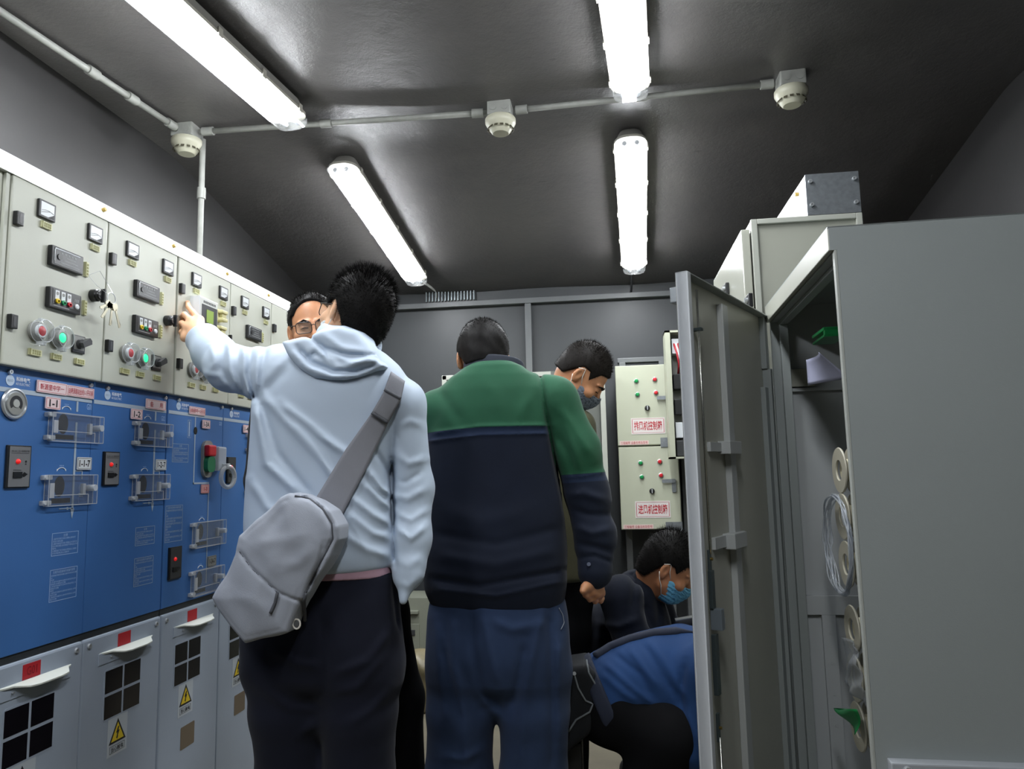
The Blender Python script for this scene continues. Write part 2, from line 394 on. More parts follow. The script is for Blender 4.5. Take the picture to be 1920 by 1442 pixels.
M_PINK = mat('pale pink plate', '#ecd5d6', .35)
M_BLKINK = mat('black print', '#1c1c20', .5)
M_GREY = mat('grey plastic', '#8b8c88', .45)
M_DKGREY = mat('dark grey plastic', '#3b3c3e', .35)
M_CREAMLAB = mat('cream label', '#d2d1a8', .45)
M_OLIVE = mat('olive print', '#8f8e55', .5)
M_DIAL = mat('white dial', '#d9dde0', .3)
M_CHROME = mat('chrome', '#c9ccce', .3, metal=.65)
M_YEL = mat('yellow plastic', '#d8b81e', .35)
M_GRN = mat('green plastic', '#18905a', .35)
M_LED = emit_mat('lit green button', '#12e070', 1.6)
M_REDLED = emit_mat('small red indicator', '#e02020', .25)
M_CLEAR = clear_mat('clear plastic', '#fbfcfd', .0, .05)
M_CLEARD = clear_mat('clear plastic edge', '#f2f5f7', .02, .45, .15)
M_BRASS = mat('brass', '#a98f4e', .3, metal=.8)
M_WINBLK = mat('black window', '#121016', .2, noise=.2, nscale=20)
M_BROWN = mat('brown plate', '#6d6050', .4)
M_STICK = mat('clear sticker', '#bcc4cb', .3)
M_YELSIGN = mat('warning yellow', '#e0c32a', .4)
M_LCD = emit_mat('lit screen', '#7f9a30', .12)
CW = .345; YS = [1.545, 1.89, 2.24, 2.585, 2.93]
XLV, XBL = -1.40, -1.42
def TLV(c): return frame((XLV, YS[c], 0), (0, 1, 0), (0, 0, 1))
def TBL(c):
    s = XBL/XLV
    return Matrix.Translation((XBL, YS[c]*s, CAMH-CAMH*s)) @ Matrix(((0, 0, 1, 0), (s, 0, 0, 0), (0, s, 0, 0), (0, 0, 0, 1)))
def lab(T, p, u, v, wd, ht, vert=False, m=None):
    """small cream engraved tag in a raised holder"""
    mb = MB(T); mb.box(u-wd/2, u+wd/2, v-ht/2, v+ht/2, 0, .006, .001)
    o = mb.build('tag_plate', M_CREAMLAB, p)
    mb = MB(T)
    if vert:
        mb.box(u-wd/2, u-wd*.22, v-ht/2, v+ht/2, .006, .0068)
        for k in range(4): mb.box(u-.001, u+wd*.36, v-ht*.38+k*ht*.21, v-ht*.38+k*ht*.21+ht*.13, .006, .0066)
    else:
        mb.box(u-wd/2, u-wd*.40, v-ht/2, v+ht/2, .006, .0068)
        for k in range(4):
            a = u-wd*.28+k*wd*.18
            mb.box(a, a+wd*.12, v-.001+ht*.08, v+ht*.34, .006, .0066); mb.box(a, a+wd*.12, v-ht*.34, v-ht*.04, .006, .0066)
    mb.build('engraving', M_OLIVE, o)
def meter(T, p, u, v, wd=.056, ht=.046):
    T = T @ Matrix.Diagonal((1, 1, .62, 1))
    o = MB(T).box(u-wd/2, u+wd/2, v-ht/2, v+ht/2, 0, .012, .002).build('meter', M_BLACK, p)
    MB(T).box(u-wd/2+.006, u+wd/2-.006, v-ht/2+.006, v+ht/2-.005, .0121, .0128).build('dial', M_DIAL, o)
    mb = MB(T); a = wd*.36; pts = [(u-a+2*a*k/8, v-ht*.1+.004*math.sin(math.pi*k/8), .0135) for k in range(9)]
    mb.tube(pts, .0006, 4); mb.tube([(u-a, v-ht*.22, .0135), (u+a*.3, v-ht*.05, .0135)], .0007, 4)
    mb.prism([(u+wd*.05, v-ht/2+.006), (u+wd/2-.006, v-ht/2+.006), (u+wd/2-.006, v-ht*.12), (u+wd*.3, v-ht*.2)], .0129, .0134)
    mb.build('needle', M_BLKINK, o)
def display(T, p, u0, u1, v0, v1):
    T = T @ Matrix.Diagonal((1, 1, .6, 1)); u0 -= .004; u1 -= .004
    o = MB(T).box(u0, u1, v0, v1, 0, .022, .003).build('live_line_display', M_BLACK, p)
    mb = MB(T); mb.box(u0+.008, u1-.004, v0+.005, v1-.004, .022, .0232, .0005); mb.build('face_plate', M_DKGREY, o)
    mb = MB(T); mb.tube([(u1-.014, v1-.006, .0235), (u0+.012, v1-.006, .0235), (u0+.009, v1-.012, .0235), (u0+.009, v0+.012, .0235)], .0013, 6); mb.build('chrome_edge', M_CHROME, o)
    mb = MB(T)
    for k in range(5): mb.cyl((u0+.035+k*.012, v1-.014, .0232), (u0+.035+k*.012, v1-.014, .0238), .0028, n=8)
    for k, (a, b) in enumerate(((.05, .085), (.042, .092), (.03, .1))): mb.box(u0+a, u0+b, v1-.024-.008*k, v1-.022-.008*k, .0232, .0236)
    mb.build('markings', mat('faint print', '#8d9090', .5), o)
    MB(T).cyl((u0+.026, v1-.026, .0232), (u0+.026, v1-.026, .027), .008, n=18).build('dial_knob', M_BLACK, o)
def indicator(T, p, u0, u1, v0, v1):
    T = T @ Matrix.Diagonal((1, 1, .6, 1)); u0 -= .004; u1 -= .004
    o = MB(T).box(u0, u1, v0, v1, 0, .022, .003).build('live_line_indicator', M_BLACK, p)
    MB(T).box(u0+.010, u1-.004, v0+.010, v1-.004, .022, .0232, .0005).build('face_plate', M_DKGREY, o)
    for k, m in enumerate((M_YEL, M_GRN, M_RED)):
        a = u0+.026+k*.021
        MB(T).box(a-.008, a+.006, v0+.024, v1-.006, .0232, .0242).build('window', M_DIAL, o)
        MB(T).cyl((a-.001, v1-.014, .0242), (a-.001, v1-.014, .025), .0045, n=12).build('window_mark', M_GREY, o)
        MB(T).lathe([(.003, 0), (.0065, .001), (.0065, .007), (.003, .008)], (a, v0+.019, .0232), n=16).build('socket', m, o, auto=40)
    MB(T).lathe([(0, .008), (.005, .008), (.007, .005), (.007, 0)], (u1-.018, v0+.019, .0232), n=16).build('white_button', M_DIAL, o, auto=40)
    mb = MB(T)
    for k in range(3): mb.box(u1-.026+k*.006, u1-.023+k*.006, v1-.022, v1-.014, .0232, .0238)
    mb.box(u0+.014, u0+.07, v0+.006, v0+.008, .022, .0228); mb.build('markings', MATS['faint print'], o)
def knob_lock(T, p, u, v):
    mb = MB(T); mb.lathe([(.017, 0), (.017, .02), (.014, .024), (.014, .03), (.012, .034), (0, .034)], (u, v, 0), n=20)
    o = mb.build('door_lock_knob', M_BLACK, p, auto=35)
    MB(T).box(u+.004, u+.012, v-.019, v+.019, .026, .042, .002).build('wing', M_BLACK, o)
def guard_button(T, p, u, v, m, lit=False):
    T = T @ Matrix.Diagonal((1, 1, .60, 1))
    o = MB(T).lathe([(.025, 0), (.025, .014), (.022, .020), (.019, .022), (.012, .022)], (u, v, 0), n=28).build('push_button', M_GREY, p, auto=35)
    MB(T).lathe([(.0165, .018), (.0165, .032), (.0155, .034), (.0125, .034)], (u, v, 0), n=24).build('collar', M_DIAL if not lit else M_GREY, o, auto=35)
    MB(T).lathe([(0, .037), (.010, .036), (.0125, .033), (.0125, .026)], (u, v, 0), n=24).build('button_cap', m, o, auto=40)
    mb = MB(T); mb.lathe([(.027, .018), (.0275, .05), (.026, .054), (0, .055)], (u, v, 0), n=32); mb.build('clear_guard', M_CLEAR, o, auto=40)
    mb = MB(T)
    mb.tube([(u+.0275*math.cos(a*math.pi/14), v+.0275*math.sin(a*math.pi/14), .052) for a in range(28)], .0011, 6, closed=True)
    mb.tube([(u+.0275*math.cos(a*math.pi/14), v+.0275*math.sin(a*math.pi/14), .019) for a in range(28)], .0011, 6, closed=True)
    mb.box(u-.007, u-.003, v-.036, v-.026, .018, .046, .001); mb.box(u+.003, u+.007, v-.036, v-.026, .018, .046, .001)
    mb.box(u-.006, u+.006, v+.026, v+.032, .018, .034, .001)
    mb.build('guard_rim', M_CLEARD, o)
def selector(T, p, u, v):
    T = T @ Matrix.Diagonal((1, 1, .68, 1))
    o = MB(T).box(u-.023, u+.023, v-.024, v+.024, 0, .008, .002).build('selector_switch', M_BLACK, p)
    MB(T).box(u-.019, u+.019, v-.016, v+.021, .008, .0088).build('switch_plate', M_GREY, o)
    Mx = Matrix.Translation((u, v, 0)) @ Matrix.Rotation(math.radians(28), 4, 'Z')
    mb = MB(T); mb.cyl((0, 0, .008), (0, 0, .022), .013, n=20, M=Mx); mb.prism([(-.010, -.007), (.022, -.009), (.026, 0), (.022, .009), (-.010, .007)], .018, .038, M=Mx)
    mb.build('lever', M_DKGREY, o, auto=30)
def hinge(T, p, u, v):
    o = MB(T).box(u-.010, u+.011, v-.017, v+.017, -.004, .012, .002).build('hinge', M_BLACK, p)
    mb = MB(T); mb.box(u-.003, u+.005, v-.012, v+.012, .012, .0125); mb.build('recess', M_DKGREY, o)
def sign(T, p, u0, u1, v0, v1, w0, text, ink, plate=M_PINK, pad=.18, border=None, name='sign_plate', padx=.08):
    o = MB(T).prism(rrect(u0, u1, v0, v1, .002, 2), w0, w0+.003).build(name, plate, p)
    e = .0022; wd = w0+.003; mb = MB(T); t = .0009; lf = .0003
    for a in (rect(u0+e, u1-e, v0+e, v0+e+t), rect(u0+e, u1-e, v1-e-t, v1-e), rect(u0+e, u0+e+t, v0+e, v1-e), rect(u1-e-t, u1-e, v0+e, v1-e)): mb.prism(a, wd, wd+lf)
    mb.build('border', border or ink, o)
    h = v1-v0; l = u1-u0
    text_obj(T, text, u0+l*padx+e, u1-l*padx-e, v0+h*pad+e, v1-h*pad-e, wd, ink, o, bold=.022 if name == 'number_plate' else .006)
    return o
def cover(T, p, u0, u1, v0, v1, hole=True, slot=True):
    T = T @ Matrix.Diagonal((1, 1, .75, 1))
    """hinged clear box over an operating hole"""
    if hole:
        cx, cy = u0+.055, (v0+v1)/2+.010
        pts = [(cx+.018*math.cos(t*math.pi/12), cy+.026*math.sin(t*math.pi/12)) for t in range(24)]
        MB(T).prism(pts, .0003, .0012).build('operating_hole', M_WINBLK, p)
        MB(T).box(u0+.03, u0+.095, v0+.006, v0+.018, .0003, .0015).build('slot', M_WINBLK, p)
    o = MB(T); o.box(u0, u1, v0, v1, .004, .022); o = o.build('clear_cover', M_CLEAR, p)
    mb = MB(T); r = .0011
    c = [(u0, v0), (u1, v0), (u1, v1), (u0, v1)]
    for w_ in (.005, .022):
        for k in range(4): mb.tube([(*c[k], w_), (*c[(k+1) % 4], w_)], r, 4)
    for k in range(4): mb.tube([(*c[k], .005), (*c[k], .022)], r, 4)
    mb.tube([(u0+.02, v0+.026, .0225), (u1-.035, v0+.026, .0225)], r, 4); mb.tube([(u1-.035, v0+.026, .0225), (u1-.035, v0, .0225)], r, 4)
    mb.build('cover_edge', M_CLEARD, o)
    mb = MB(T)
    for v in (v0+.002, v1-.012):
        mb.box(u0-.012, u0+.016, v, v+.012, .0, .018, .003)
        mb.cyl((u0-.01, v+.006, .018), (u0-.01, v+.006, .024), .004, n=8)
    mb.box(u0+.003, u0+.018, v0+.02, v1-.02, .022, .0235); mb.build('cover_hinge', M_CLEARD, o)
    mb = MB(T); mb.cyl((u1-.018, (v0+v1)/2+.004, 0), (u1-.018, (v0+v1)/2+.004, .034), .0085, n=16); mb.box(u1-.045, u1-.034, (v0+v1)/2-.014, (v0+v1)/2+.016, .0, .012, .002)
    mb.build('latch', M_CLEARD, o)
def arc(T, p, u, v):
    mb = MB(T); P = [(u+.016*math.cos(math.radians(a)), v+.016*math.sin(math.radians(a))*.7, .0012) for a in range(35, 146, 10)]
    mb.tube(P, .0011, 4)
    for s in (0, -1):
        q = P[s]; sg = 1 if s == 0 else -1
        mb.prism([(q[0]-.003, q[1]+.001), (q[0]+.003, q[1]+.001), (q[0]+sg*.003, q[1]-.005)], .0004, .0012)
    mb.build('turn_arrow', M_WHITE, p)
    text_obj(T, '合闸分闸', u-.008, u+.008, v+.014, v+.018, 0, M_PALE, p)
def trip_unit(T, p, u0, u1, v0, v1, dark=False, full=True):
    o = MB(T).box(u0, u1, v0, v1, 0, .006, .0015).build('fault_indicator', M_BLACK, p)
    MB(T).box(u0+.006, u1-.004, v0+.003, v1-.003, .0061, .0072, .0005).build('face_plate', M_DKGREY if dark else mat('mid grey face', '#77787a', .35), o)
    wd, ht = u1-u0, v1-v0
    MB(T).lathe([(0, .006), (.004, .005), (.006, .002), (.006, 0)], (u0+wd*.42, v0+ht*.62, .0072), n=14).build('red_lamp', M_REDLED, o, smooth=True)
    mb = MB(T); mb.box(u0+wd*.24, u0+wd*.60, v0+ht*.24, v0+ht*.38, .0072, .0105, .001); mb.prism([(u0+wd*.6, v0+ht*.3), (u0+wd*.7, v0+ht*.26), (u0+wd*.84, v0+ht*.32), (u0+wd*.7, v0+ht*.37)], .0072, .009)
    mb.build('setting_knob', M_BLACK, o)
    if full:
        text_obj(T, 'EKL-4A 二合一故障指示器', u0+wd*.15, u1-wd*.12, v0+ht*.84, v0+ht*.89, .0072, M_BLKINK, o)
        mb = MB(T); mb.box(u0+wd*.14, u1-wd*.12, v0+ht*.81, v0+ht*.82, .0072, .0074)
        mb.tube([(u0+wd*.25, v0+ht*.42, .0076), (u0+wd*.58, v0+ht*.42, .0076)], .0006, 4)
        for k in range(2): mb.cyl((u0+wd*.76, v0+ht*(.62-.06*k), .0072), (u0+wd*.76, v0+ht*(.62-.06*k), .0078), .0028-.001*k, n=8)
        mb.build('markings', M_BLKINK, o)
def notice(T, p, u0, u1, v0, v1, title, body, m=M_PALE):
    mb = MB(T); t = .0012
    for a in (rect(u0, u1, v0, v0+t), rect(u0, u1, v1-t, v1), rect(u0, u0+t, v0, v1), rect(u1-t, u1, v0, v1)): mb.prism(a, .0002, .0006)
    o = mb.build('printed_notice', m, p)
    h = v1-v0; l = u1-u0
    tl = min(l*.8, .007*len(title)*1.1)
    text_obj(T, title, u0+l/2-tl/2, u0+l/2+tl/2, v1-.0105, v1-.0035, 0, m, o)
    text_obj(T, body, u0+.003, u1-.003, v0+.004, v1-.0125, 0, m, o, align='LEFT')
def logo(T, p, u, v, s=1):
    o = MB(T).cyl((u, v, .0002), (u, v, .001), .0135*s, n=32).build('maker_logo', mat('logo disc', '#b9cbe0', .5), p)
    text_obj(T, 'KE·D', u-.008*s, u+.008*s, v-.003*s, v+.003*s, .001, mat('logo grey', '#8396ac', .5), o)
    text_obj(T, '科林电气', u+.019*s, u+.064*s, v+.000*s, v+.012*s, .0002, M_WHITE, o, bold=.012)
    text_obj(T, 'KE ELECTRIC', u+.019*s, u+.064*s, v-.009*s, v-.003*s, .0002, M_WHITE, o)
def bolt(T, p, u, v, r=.006, h=.007, m=M_CHROME):
    MB(T).lathe([(0, h*.6), (r*.35, h*.6), (r*.4, h), (r*.9, h), (r, h*.6), (r, 0)], (u, v, 0), n=12).build('bolt', m, p, auto=35)
N1 = ('注意', '1.操作负荷开关前,请确认接地开\n关在分闸位置;\n2.操作接地开关前,请确认负荷开关\n在分闸位置,出线电缆不带电后方可\n操作。\n3.电缆室门打开前必须先合上接地\n开关并验电,防止误操作')
N2 = ('负荷开关及接地开关操作说明', '本柜操作前须先确认各开关状态位置\n以\n分闸\n1.负荷开关操作孔顺时针转动到位听\n到响声,合闸指示正确\n2.负荷开关操作孔逆时针转动到位,分\n闸指示正确\n接地\n1.接地开关操作孔顺时针转到位,合闸\n指示正确\n2.接地开关操作孔逆时针转到位,分闸\n指示正确')
def common_lv(T, c, p, first=False):
    """upper instrument door"""
    z0, z1 = 1.532, 1.994; x0 = -.001 if first else .002
    d = MB(T).box(x0, CW-.002, z0, z1, -.03, 0, .004).build('instrument_door', M_LV, p)
    for v in (1.889, 1.636): hinge(T, p, .016, v)
    if c < 4:
        meter(T, p, .105, 1.941); meter(T, p, .286, 1.939)
        lab(T, p, .108, 1.903, .034, .017); lab(T, p, .289, 1.900, .034, .017)
    if c in (0, 1, 3):
        display(T, p, .124, .238, 1.805, 1.857); lab(T, p, .259, 1.830, .014, .040, True)
    if c in (0, 1, 2, 3):
        indicator(T, p, .124, .237, 1.696, 1.749); lab(T, p, .259, 1.723, .014, .040, True)
        guard_button(T, p, .094, 1.627, M_RED); guard_button(T, p, .164, 1.623, M_LED, True); selector(T, p, .243, 1.620)
        lab(T, p, .094, 1.574, .040, .016); lab(T, p, .166, 1.574, .036, .016); lab(T, p, .250, 1.574, .036, .016)
        knob_lock(T @ Matrix.Diagonal((1, 1, .8, 1)), p, .292, 1.765)
def blue_common(T, p, c):
    u0, u1 = -.0325, .3125
    MB(T).box(u0+.0008, u1-.0008, .857, 1.545, -.03, 0, .002).build('mimic_panel', M_BLUE, p)
    MB(T).box(u0+.004, u1-.004, 1.468, 1.479, .0002, .0012).build('busbar_stripe', M_STRIPE, p)
    bolt(T, p, .022, 1.516); bolt(T, p, .298, 1.516)
    logo(T, p, .026, 1.4965, .95)
def lower_door(T, p, c):
    u0, u1 = -.0325, .3125
    MB(T).box(u0+.001, u1-.001, .04, .838, -.03, .004, .006).build('cable_door', M_DOOR, p)
    MB(T).box(u0, u1, .838, .858, -.03, -.004).build('gap_strip', M_GAP, p)
    for u in (u0+.024, u1-.024): bolt(T, p, u, .819, .007, .009)
    # bent sheet handle
    a = .034; zh = .788
    o = MB(T); prof = [(a, .004), (a+.02, .009), (a+.045, .012), (a+.075, .030), (a+.10, .034), (a+.17, .034), (a+.20, .030), (a+.222, .010), (a+.236, .006), (a+.236, .004)]
    P = prof; b = [(x, w_) for x, w_ in P]
    V0 = [o.bm.verts.new(T @ Vector((x, zh+.002-.35*(w_-.004), w_))) for x, w_ in b]; V1 = [o.bm.verts.new(T @ Vector((x, zh-.0015-.35*(w_-.004), w_))) for x, w_ in b]
    o.bm.faces.new(V0); o.bm.faces.new(V1)
    for k in range(len(b)): o.bm.faces.new([V0[k], V0[(k+1) % len(b)], V1[(k+1) % len(b)], V1[k]])
    o = o.build('handle', mat('cream enamel', '#c9ccc4', .4), p)
    MB(T).box(a-.004, a+.236, zh-.030, zh, .004, .0065).build('handle_plate', M_DOOR, o)
    bolt(T, o, a+.045, zh-.016, .003, .012)
    t = MB(T).box(.110, .166, .789+.002, .826, .0042, .005).build('red_tag', mat('dark red tag', '#b0202a', .5), p)
    if c == 0: text_obj(T, 'G01', .122, .154, .799, .819, .005, mat('dark red ink', '#7d1018', .5), t)
    # window in four panes
    wa, wb, za, zb = (.062, .216, .607, .735) if c < 2 else (.044, .192, .605, .731)
    fr = MB(T); fr.prism(rrect(wa-.005, wb+.005, za-.005, zb+.005, .012, 4), .004, .0052); fr = fr.build('window_frame', M_STICK if False else M_DOOR, p)
    mu, mv = (wa+wb)/2, (za+zb)/2; g = .004
    for q0, q1, r0, r1 in ((wa, mu-g, za, mv-g), (mu+g, wb, za, mv-g), (wa, mu-g, mv+g, zb), (mu+g, wb, mv+g, zb)):
        MB(T).prism(rect(q0, q1, r0, r1), .0052, .0056).build('window_pane', M_WINBLK, fr)
    # warning sticker
    k = .124 if c < 2 else .112
    st = MB(T).prism(rect(k-.042, k+.042, .500, .604), .0041, .0047).build('warning_sticker', M_STICK, p)
    tri = lambda s, dz=0: [(k-.034*s, .534+dz+.002), (k+.034*s, .534+dz+.002), (k, .592-(1-s)*.03)]
    MB(T).prism([(k-.036, .532), (k+.036, .532), (k, .595)], .0048, .0052).build('triangle_border', M_BLKINK, st)
    MB(T).prism([(k-.027, .5375), (k+.027, .5375), (k, .585)], .0052, .0055).build('triangle', M_YELSIGN, st)
    bz = [(k+.001, .573), (k-.008, .557), (k-.002, .558), (k-.005, .546), (k-.008, .547), (k-.002, .540), (k+.002, .549), (k-.001, .548), (k+.008, .563), (k+.002, .562), (k+.006, .573)]
    MB(T).prism(bz, .0055, .0058).build('lightning_bolt', M_BLKINK, st)
    mb = MB(T); t_ = .0009; a0, a1, b0, b1 = k-.032, k+.032, .507, .526
    for q in (rect(a0, a1, b0, b0+t_), rect(a0, a1, b1-t_, b1), rect(a0, a0+t_, b0, b1), rect(a1-t_, a1, b0, b1)): mb.prism(q, .0047, .0051)
    mb.build('caption_border', M_BLKINK, st)
    text_obj(T, '当心触电', k-.026, k+.026, .510, .523, .0047, M_BLKINK, st, bold=.015)
    if c >= 2: MB(T).prism(rrect(.09, .17, .395, .465, .004, 2), .0041, .0048).build('name_plate', M_BROWN, p)
def number_plate(T, p, u0, v0, s, m=M_DIAL):
    sign(T, p, u0, u0+.054, v0, v0+.033, .002, s, M_BLKINK, m, .16, M_BLKINK, 'number_plate', .08)
LB = ['nearest switchgear cubicle at the left edge, signed 1-1, with round pressure gauge', 'second switchgear cubicle from the left, signed 1-2, with the spare-feeder sign',
      'third switchgear cubicle, signed 1-3A, with red and green push buttons under the pointing hand', 'fourth switchgear cubicle, signed 1-4, partly behind the light blue jacket', 'farthest switchgear cubicle, mostly behind the man in light blue jacket']
for c in range(5):
    T, B = TLV(c), TBL(c)
    cab = empty('switchgear_cubicle', (-1.72, YS[c]+.17, 0), LB[c], 'electrical cabinet', 'switchgear cubicles along the left wall')
    mb = MB(); mb.box(-1.88, XLV-.032, YS[c]+.001, YS[c]+CW-.001, 1.532, 1.994); mb.build('instrument_box', M_LV, cab)
    s = XBL/XLV; ya, yb = (YS[c]-.0325)*s, (YS[c]+.3125)*s
    mb = MB(); mb.box(-2.02, XBL-.032, ya+.001, yb-.001, .03, 1.535); mb.build('body', M_DOOR, cab)
    MB().box(-2.0, XBL-.05, ya+.002, yb-.002, 0, .04).build('plinth', M_GAP, cab)
    # white top trim strip, slanting back
    y0, y1 = YS[c]+(.0 if c else -.045), YS[c]+CW
    mb = MB()
    vs = [(XLV+.001, 1.995), (XLV-.018, 2.05), (-1.88, 2.052), (-1.88, 1.995)]
    A = [mb.bm.verts.new((x, y0, z)) for x, z in vs]; Bv = [mb.bm.verts.new((x, y1, z)) for x, z in vs]
    mb.bm.faces.new(A); mb.bm.faces.new(Bv)
    for k in range(4): mb.bm.faces.new([A[k], A[(k+1) % 4], Bv[(k+1) % 4], Bv[k]])
    mb.build('top_trim', M_LVTOP, cab)
    n = Vector((.055, 0, .019)).normalized(); q = Vector((XLV-.010, YS[c]+.33, 2.024))
    MB().cyl(q, q+n*.01, .006, n=10).build('brass_screw', M_BRASS, cab)
    common_lv(T, c, cab, c == 0); blue_common(B, cab, c); lower_door(B, cab, c)
    if c == 0:
        mb = MB(T); mb.box(-.016, -.004, 1.532, 1.994, -.04, -.004, .002); mb.box(-.045, -.018, 1.532, 1.994, -.04, -.012, .002); mb.build('side_post', M_LV, cab)
        MB(T).box(-.075, -.046, 1.532, 2.0, -.4, -.03).build('side_panel', M_GAP, cab)
        g = MB(B).lathe([(.036, .0), (.038, .004), (.036, .008), (.033, .009), (.031, .006), (.027, .006), (.027, .009), (0, .009)], (.0385, 1.442, 0), n=40).build('pressure_gauge', M_CHROME, cab, auto=30)
        MB(B).cyl((.0385, 1.442, .009), (.0385, 1.442, .0095), .0265, n=40).build('dial', M_GREY, g)
        mb = MB(B); P = []
        for a in range(-40, 221, 10): P.append((.0385+.019*math.cos(math.radians(a)), 1.442+.019*math.sin(math.radians(a))))
        for a in range(220, -41, -10): P.append((.0385+.011*math.cos(math.radians(a)), 1.442+.011*math.sin(math.radians(a))))
        mb.prism(P, .0096, .0101); mb.build('scale_arc', M_BLKINK, g)
        MB(B).cyl((.0385, 1.442, .0102), (.0385, 1.442, .0108), .0095, n=24).build('hub', mat('hub', '#aeb0ac', .4), g)
        trip_unit(B, cab, .025, .098, 1.243, 1.344)
        sign(B, cab, .105, .207, 1.478, 1.508, .002, '新源里中学一', M_REDINK); sign(B, cab, .208, .3105, 1.479, 1.507, .002, '由康源路站出线1-1开关来', M_REDINK, pad=.12, padx=.03)
        sign(B, cab, .134, .185, 1.439, 1.469, .004, '1-1', M_BLKINK, M_PINK, .12, M_REDINK, 'number_plate', .12)
        text_obj(B, 'G01', .290, .309, 1.449, 1.465, .0, M_PALE, cab)
    if c == 1:
        trip_unit(B, cab, .016, .084, 1.243, 1.338, full=True)
        sign(B, cab, .198, .300, 1.474, 1.504, .002, '备      用', M_REDINK, pad=.15, padx=.16)
        sign(B, cab, .126, .179, 1.437, 1.467, .004, '1-2', M_BLKINK, M_PINK, .12, M_REDINK, 'number_plate', .12)
        text_obj(B, 'G02', .284, .303, 1.442, 1.457, .0, M_PALE, cab)
    if c < 2 or c == 4:
        arc(B, cab, .214, 1.440); arc(B, cab, .207, 1.281)
        mb = MB(B); mb.box(.2495, .2565, 1.440, 1.469, .0003, .0012); mb.box(.2495, .2565, 1.185, 1.412, .0003, .0012)
        mb.prism([(.246, 1.186), (.260, 1.186), (.253, 1.160)], .0003, .0012)
        mb.box(.2565, .284, 1.2825, 1.285, .0003, .0012); mb.box(.2815, .2845, 1.262, 1.285, .0003, .0012); mb.box(.2815, .2845, 1.225, 1.246, .0003, .0012)
        mb.box(.272, .294, 1.222, 1.225, .0003, .0012); mb.box(.276, .290, 1.216, 1.219, .0003, .0012)
        mb.box(.205, .253, 1.186, 1.1885, .0003, .0012); mb.cyl((.235, 1.187, .0003), (.235, 1.187, .0014), .004, n=10)
        mb.build('mimic_line', M_STRIPE, cab)
        cover(B, cab, .150, .340 if c == 0 else .325, 1.359, 1.431); cover(B, cab, .148, .325 if c == 0 else .318, 1.196, 1.273)
        if c < 2: number_plate(B, cab, .259, 1.287, ('1-1-7', '1-2-7')[c])
        notice(B, cab, .187, .281, 1.070, 1.127, *N1) if c == 0 else notice(B, cab, .176, .270, 1.063, 1.117, *N1, M_STRIPE)
        notice(B, cab, .187, .283, .957, 1.036, *N2) if c == 0 else notice(B, cab, .176, .268, .945, 1.027, *N2, M_STRIPE)
    if c == 2:
        sign(B, cab, .084, .183, 1.475, 1.502, .002, '由新源里中学一1-3开关来', M_REDINK, pad=.12, padx=.03)
        sign(B, cab, .164, .214, 1.432, 1.461, .004, '1-3A', M_BLKINK, M_PINK, .12, M_REDINK, 'number_plate', .10)
        text_obj(B, 'G03', .285, .303, 1.449, 1.462, .0, M_PALE, cab)
        mb = MB(B); t = .0012
        for a in (rect(.083, .104, 1.395, 1.396), rect(.083, .104, 1.454, 1.455), rect(.083, .084, 1.395, 1.455), rect(.103, .104, 1.395, 1.455)): mb.prism(a, .0002, .0008)
        mb.box(.090, .096, 1.40, 1.45, .0002, .0006)
        mb.box(.1255, .1310, 1.240, 1.468, .0003, .0012); mb.box(.1255, .226, 1.240, 1.2455, .0003, .0012); mb.box(.2225, .2265, .90, 1.240, .0003, .0012)
        mb.build('mimic_line', M_STRIPE, cab)
        MB(B).prism([(.130+.010*math.cos(t*math.pi/8), 1.421+.013*math.sin(t*math.pi/8)) for t in range(16)], .0012, .002).build('operating_hole', M_WINBLK, cab)
        o = MB(B).prism(rrect(.170, .235, 1.262, 1.390, .028, 5), 0, .010).build('trip_close_switch', M_GREY, cab)
        MB(B).box(.172, .222, 1.335, 1.374, .010, .030, .006).build('red_push', M_RED, o); MB(B).prism(rrect(.172, .222, 1.280, 1.334, .018, 4), .010, .026).build('green_push', mat('dark green plastic', '#1c6b45', .4), o)
        mb = MB(B); mb.box(.236, .292, 1.285, 1.37, .004, .03, .006); mb.build('clear_guard', M_CLEARD, o)
        mb = MB(B); mb.tube([(.275+.026*math.cos(t*math.pi/12), 1.262+.036*math.sin(t*math.pi/12), .045+.012*math.cos(t*math.pi/12)) for t in range(24)], .008, 10, closed=True); mb.box(.262, .285, 1.29, 1.31, .01, .05, .003)
        mb.build('key_ring_guard', M_CLEARD, o)
        sign(B, cab, .172, .222, 1.208, 1.238, .002, '1-3', M_REDINK, mat('worn red plate', '#c99a98', .5), .2, M_REDINK, 'number_plate', .2)
        cover(B, cab, .125, .325, 1.026, 1.110); cover(B, cab, .125, .320, .868, .950); arc(B, cab, .185, 1.113); arc(B, cab, .185, .953)
        sign(B, cab, .228, .282, .953, .989, .002, '1-3A-7', M_BLKINK, M_GREY, .2, M_BLKINK, 'number_plate', .1)
        trip_unit(B, cab, -.006, .064, .941, 1.042, dark=True, full=False)
        notice(B, cab, -.001, .092, 1.313, 1.373, *N1, M_STRIPE); notice(B, cab, -.026, .069, 1.059, 1.174, *N2, M_STRIPE)
        # wide relay with a lit screen
        T2 = T; r = MB(T2).box(.078, .196, 1.752, 1.879, 0, .034, .003).build('protection_relay', mat('white plastic', '#d3d5cf', .35), cab)
        MB(T2).box(.092, .190, 1.765, 1.866-.012, .034, .0355).build('relay_face', M_BLACK, r); MB(T2).box(.120, .165, 1.795, 1.84, .0355, .0362).build('screen', M_LCD, r)
        mb = MB(T2)
        for k in range(9): mb.box(.102+k*.009, .107+k*.009, 1.860, 1.868, .034, .0346)
        mb.build('markings', M_BLKINK, r)
        MB(T2).box(.075, .078, 1.752, 1.879, 0, .035).build('relay_side', M_DIAL, r)
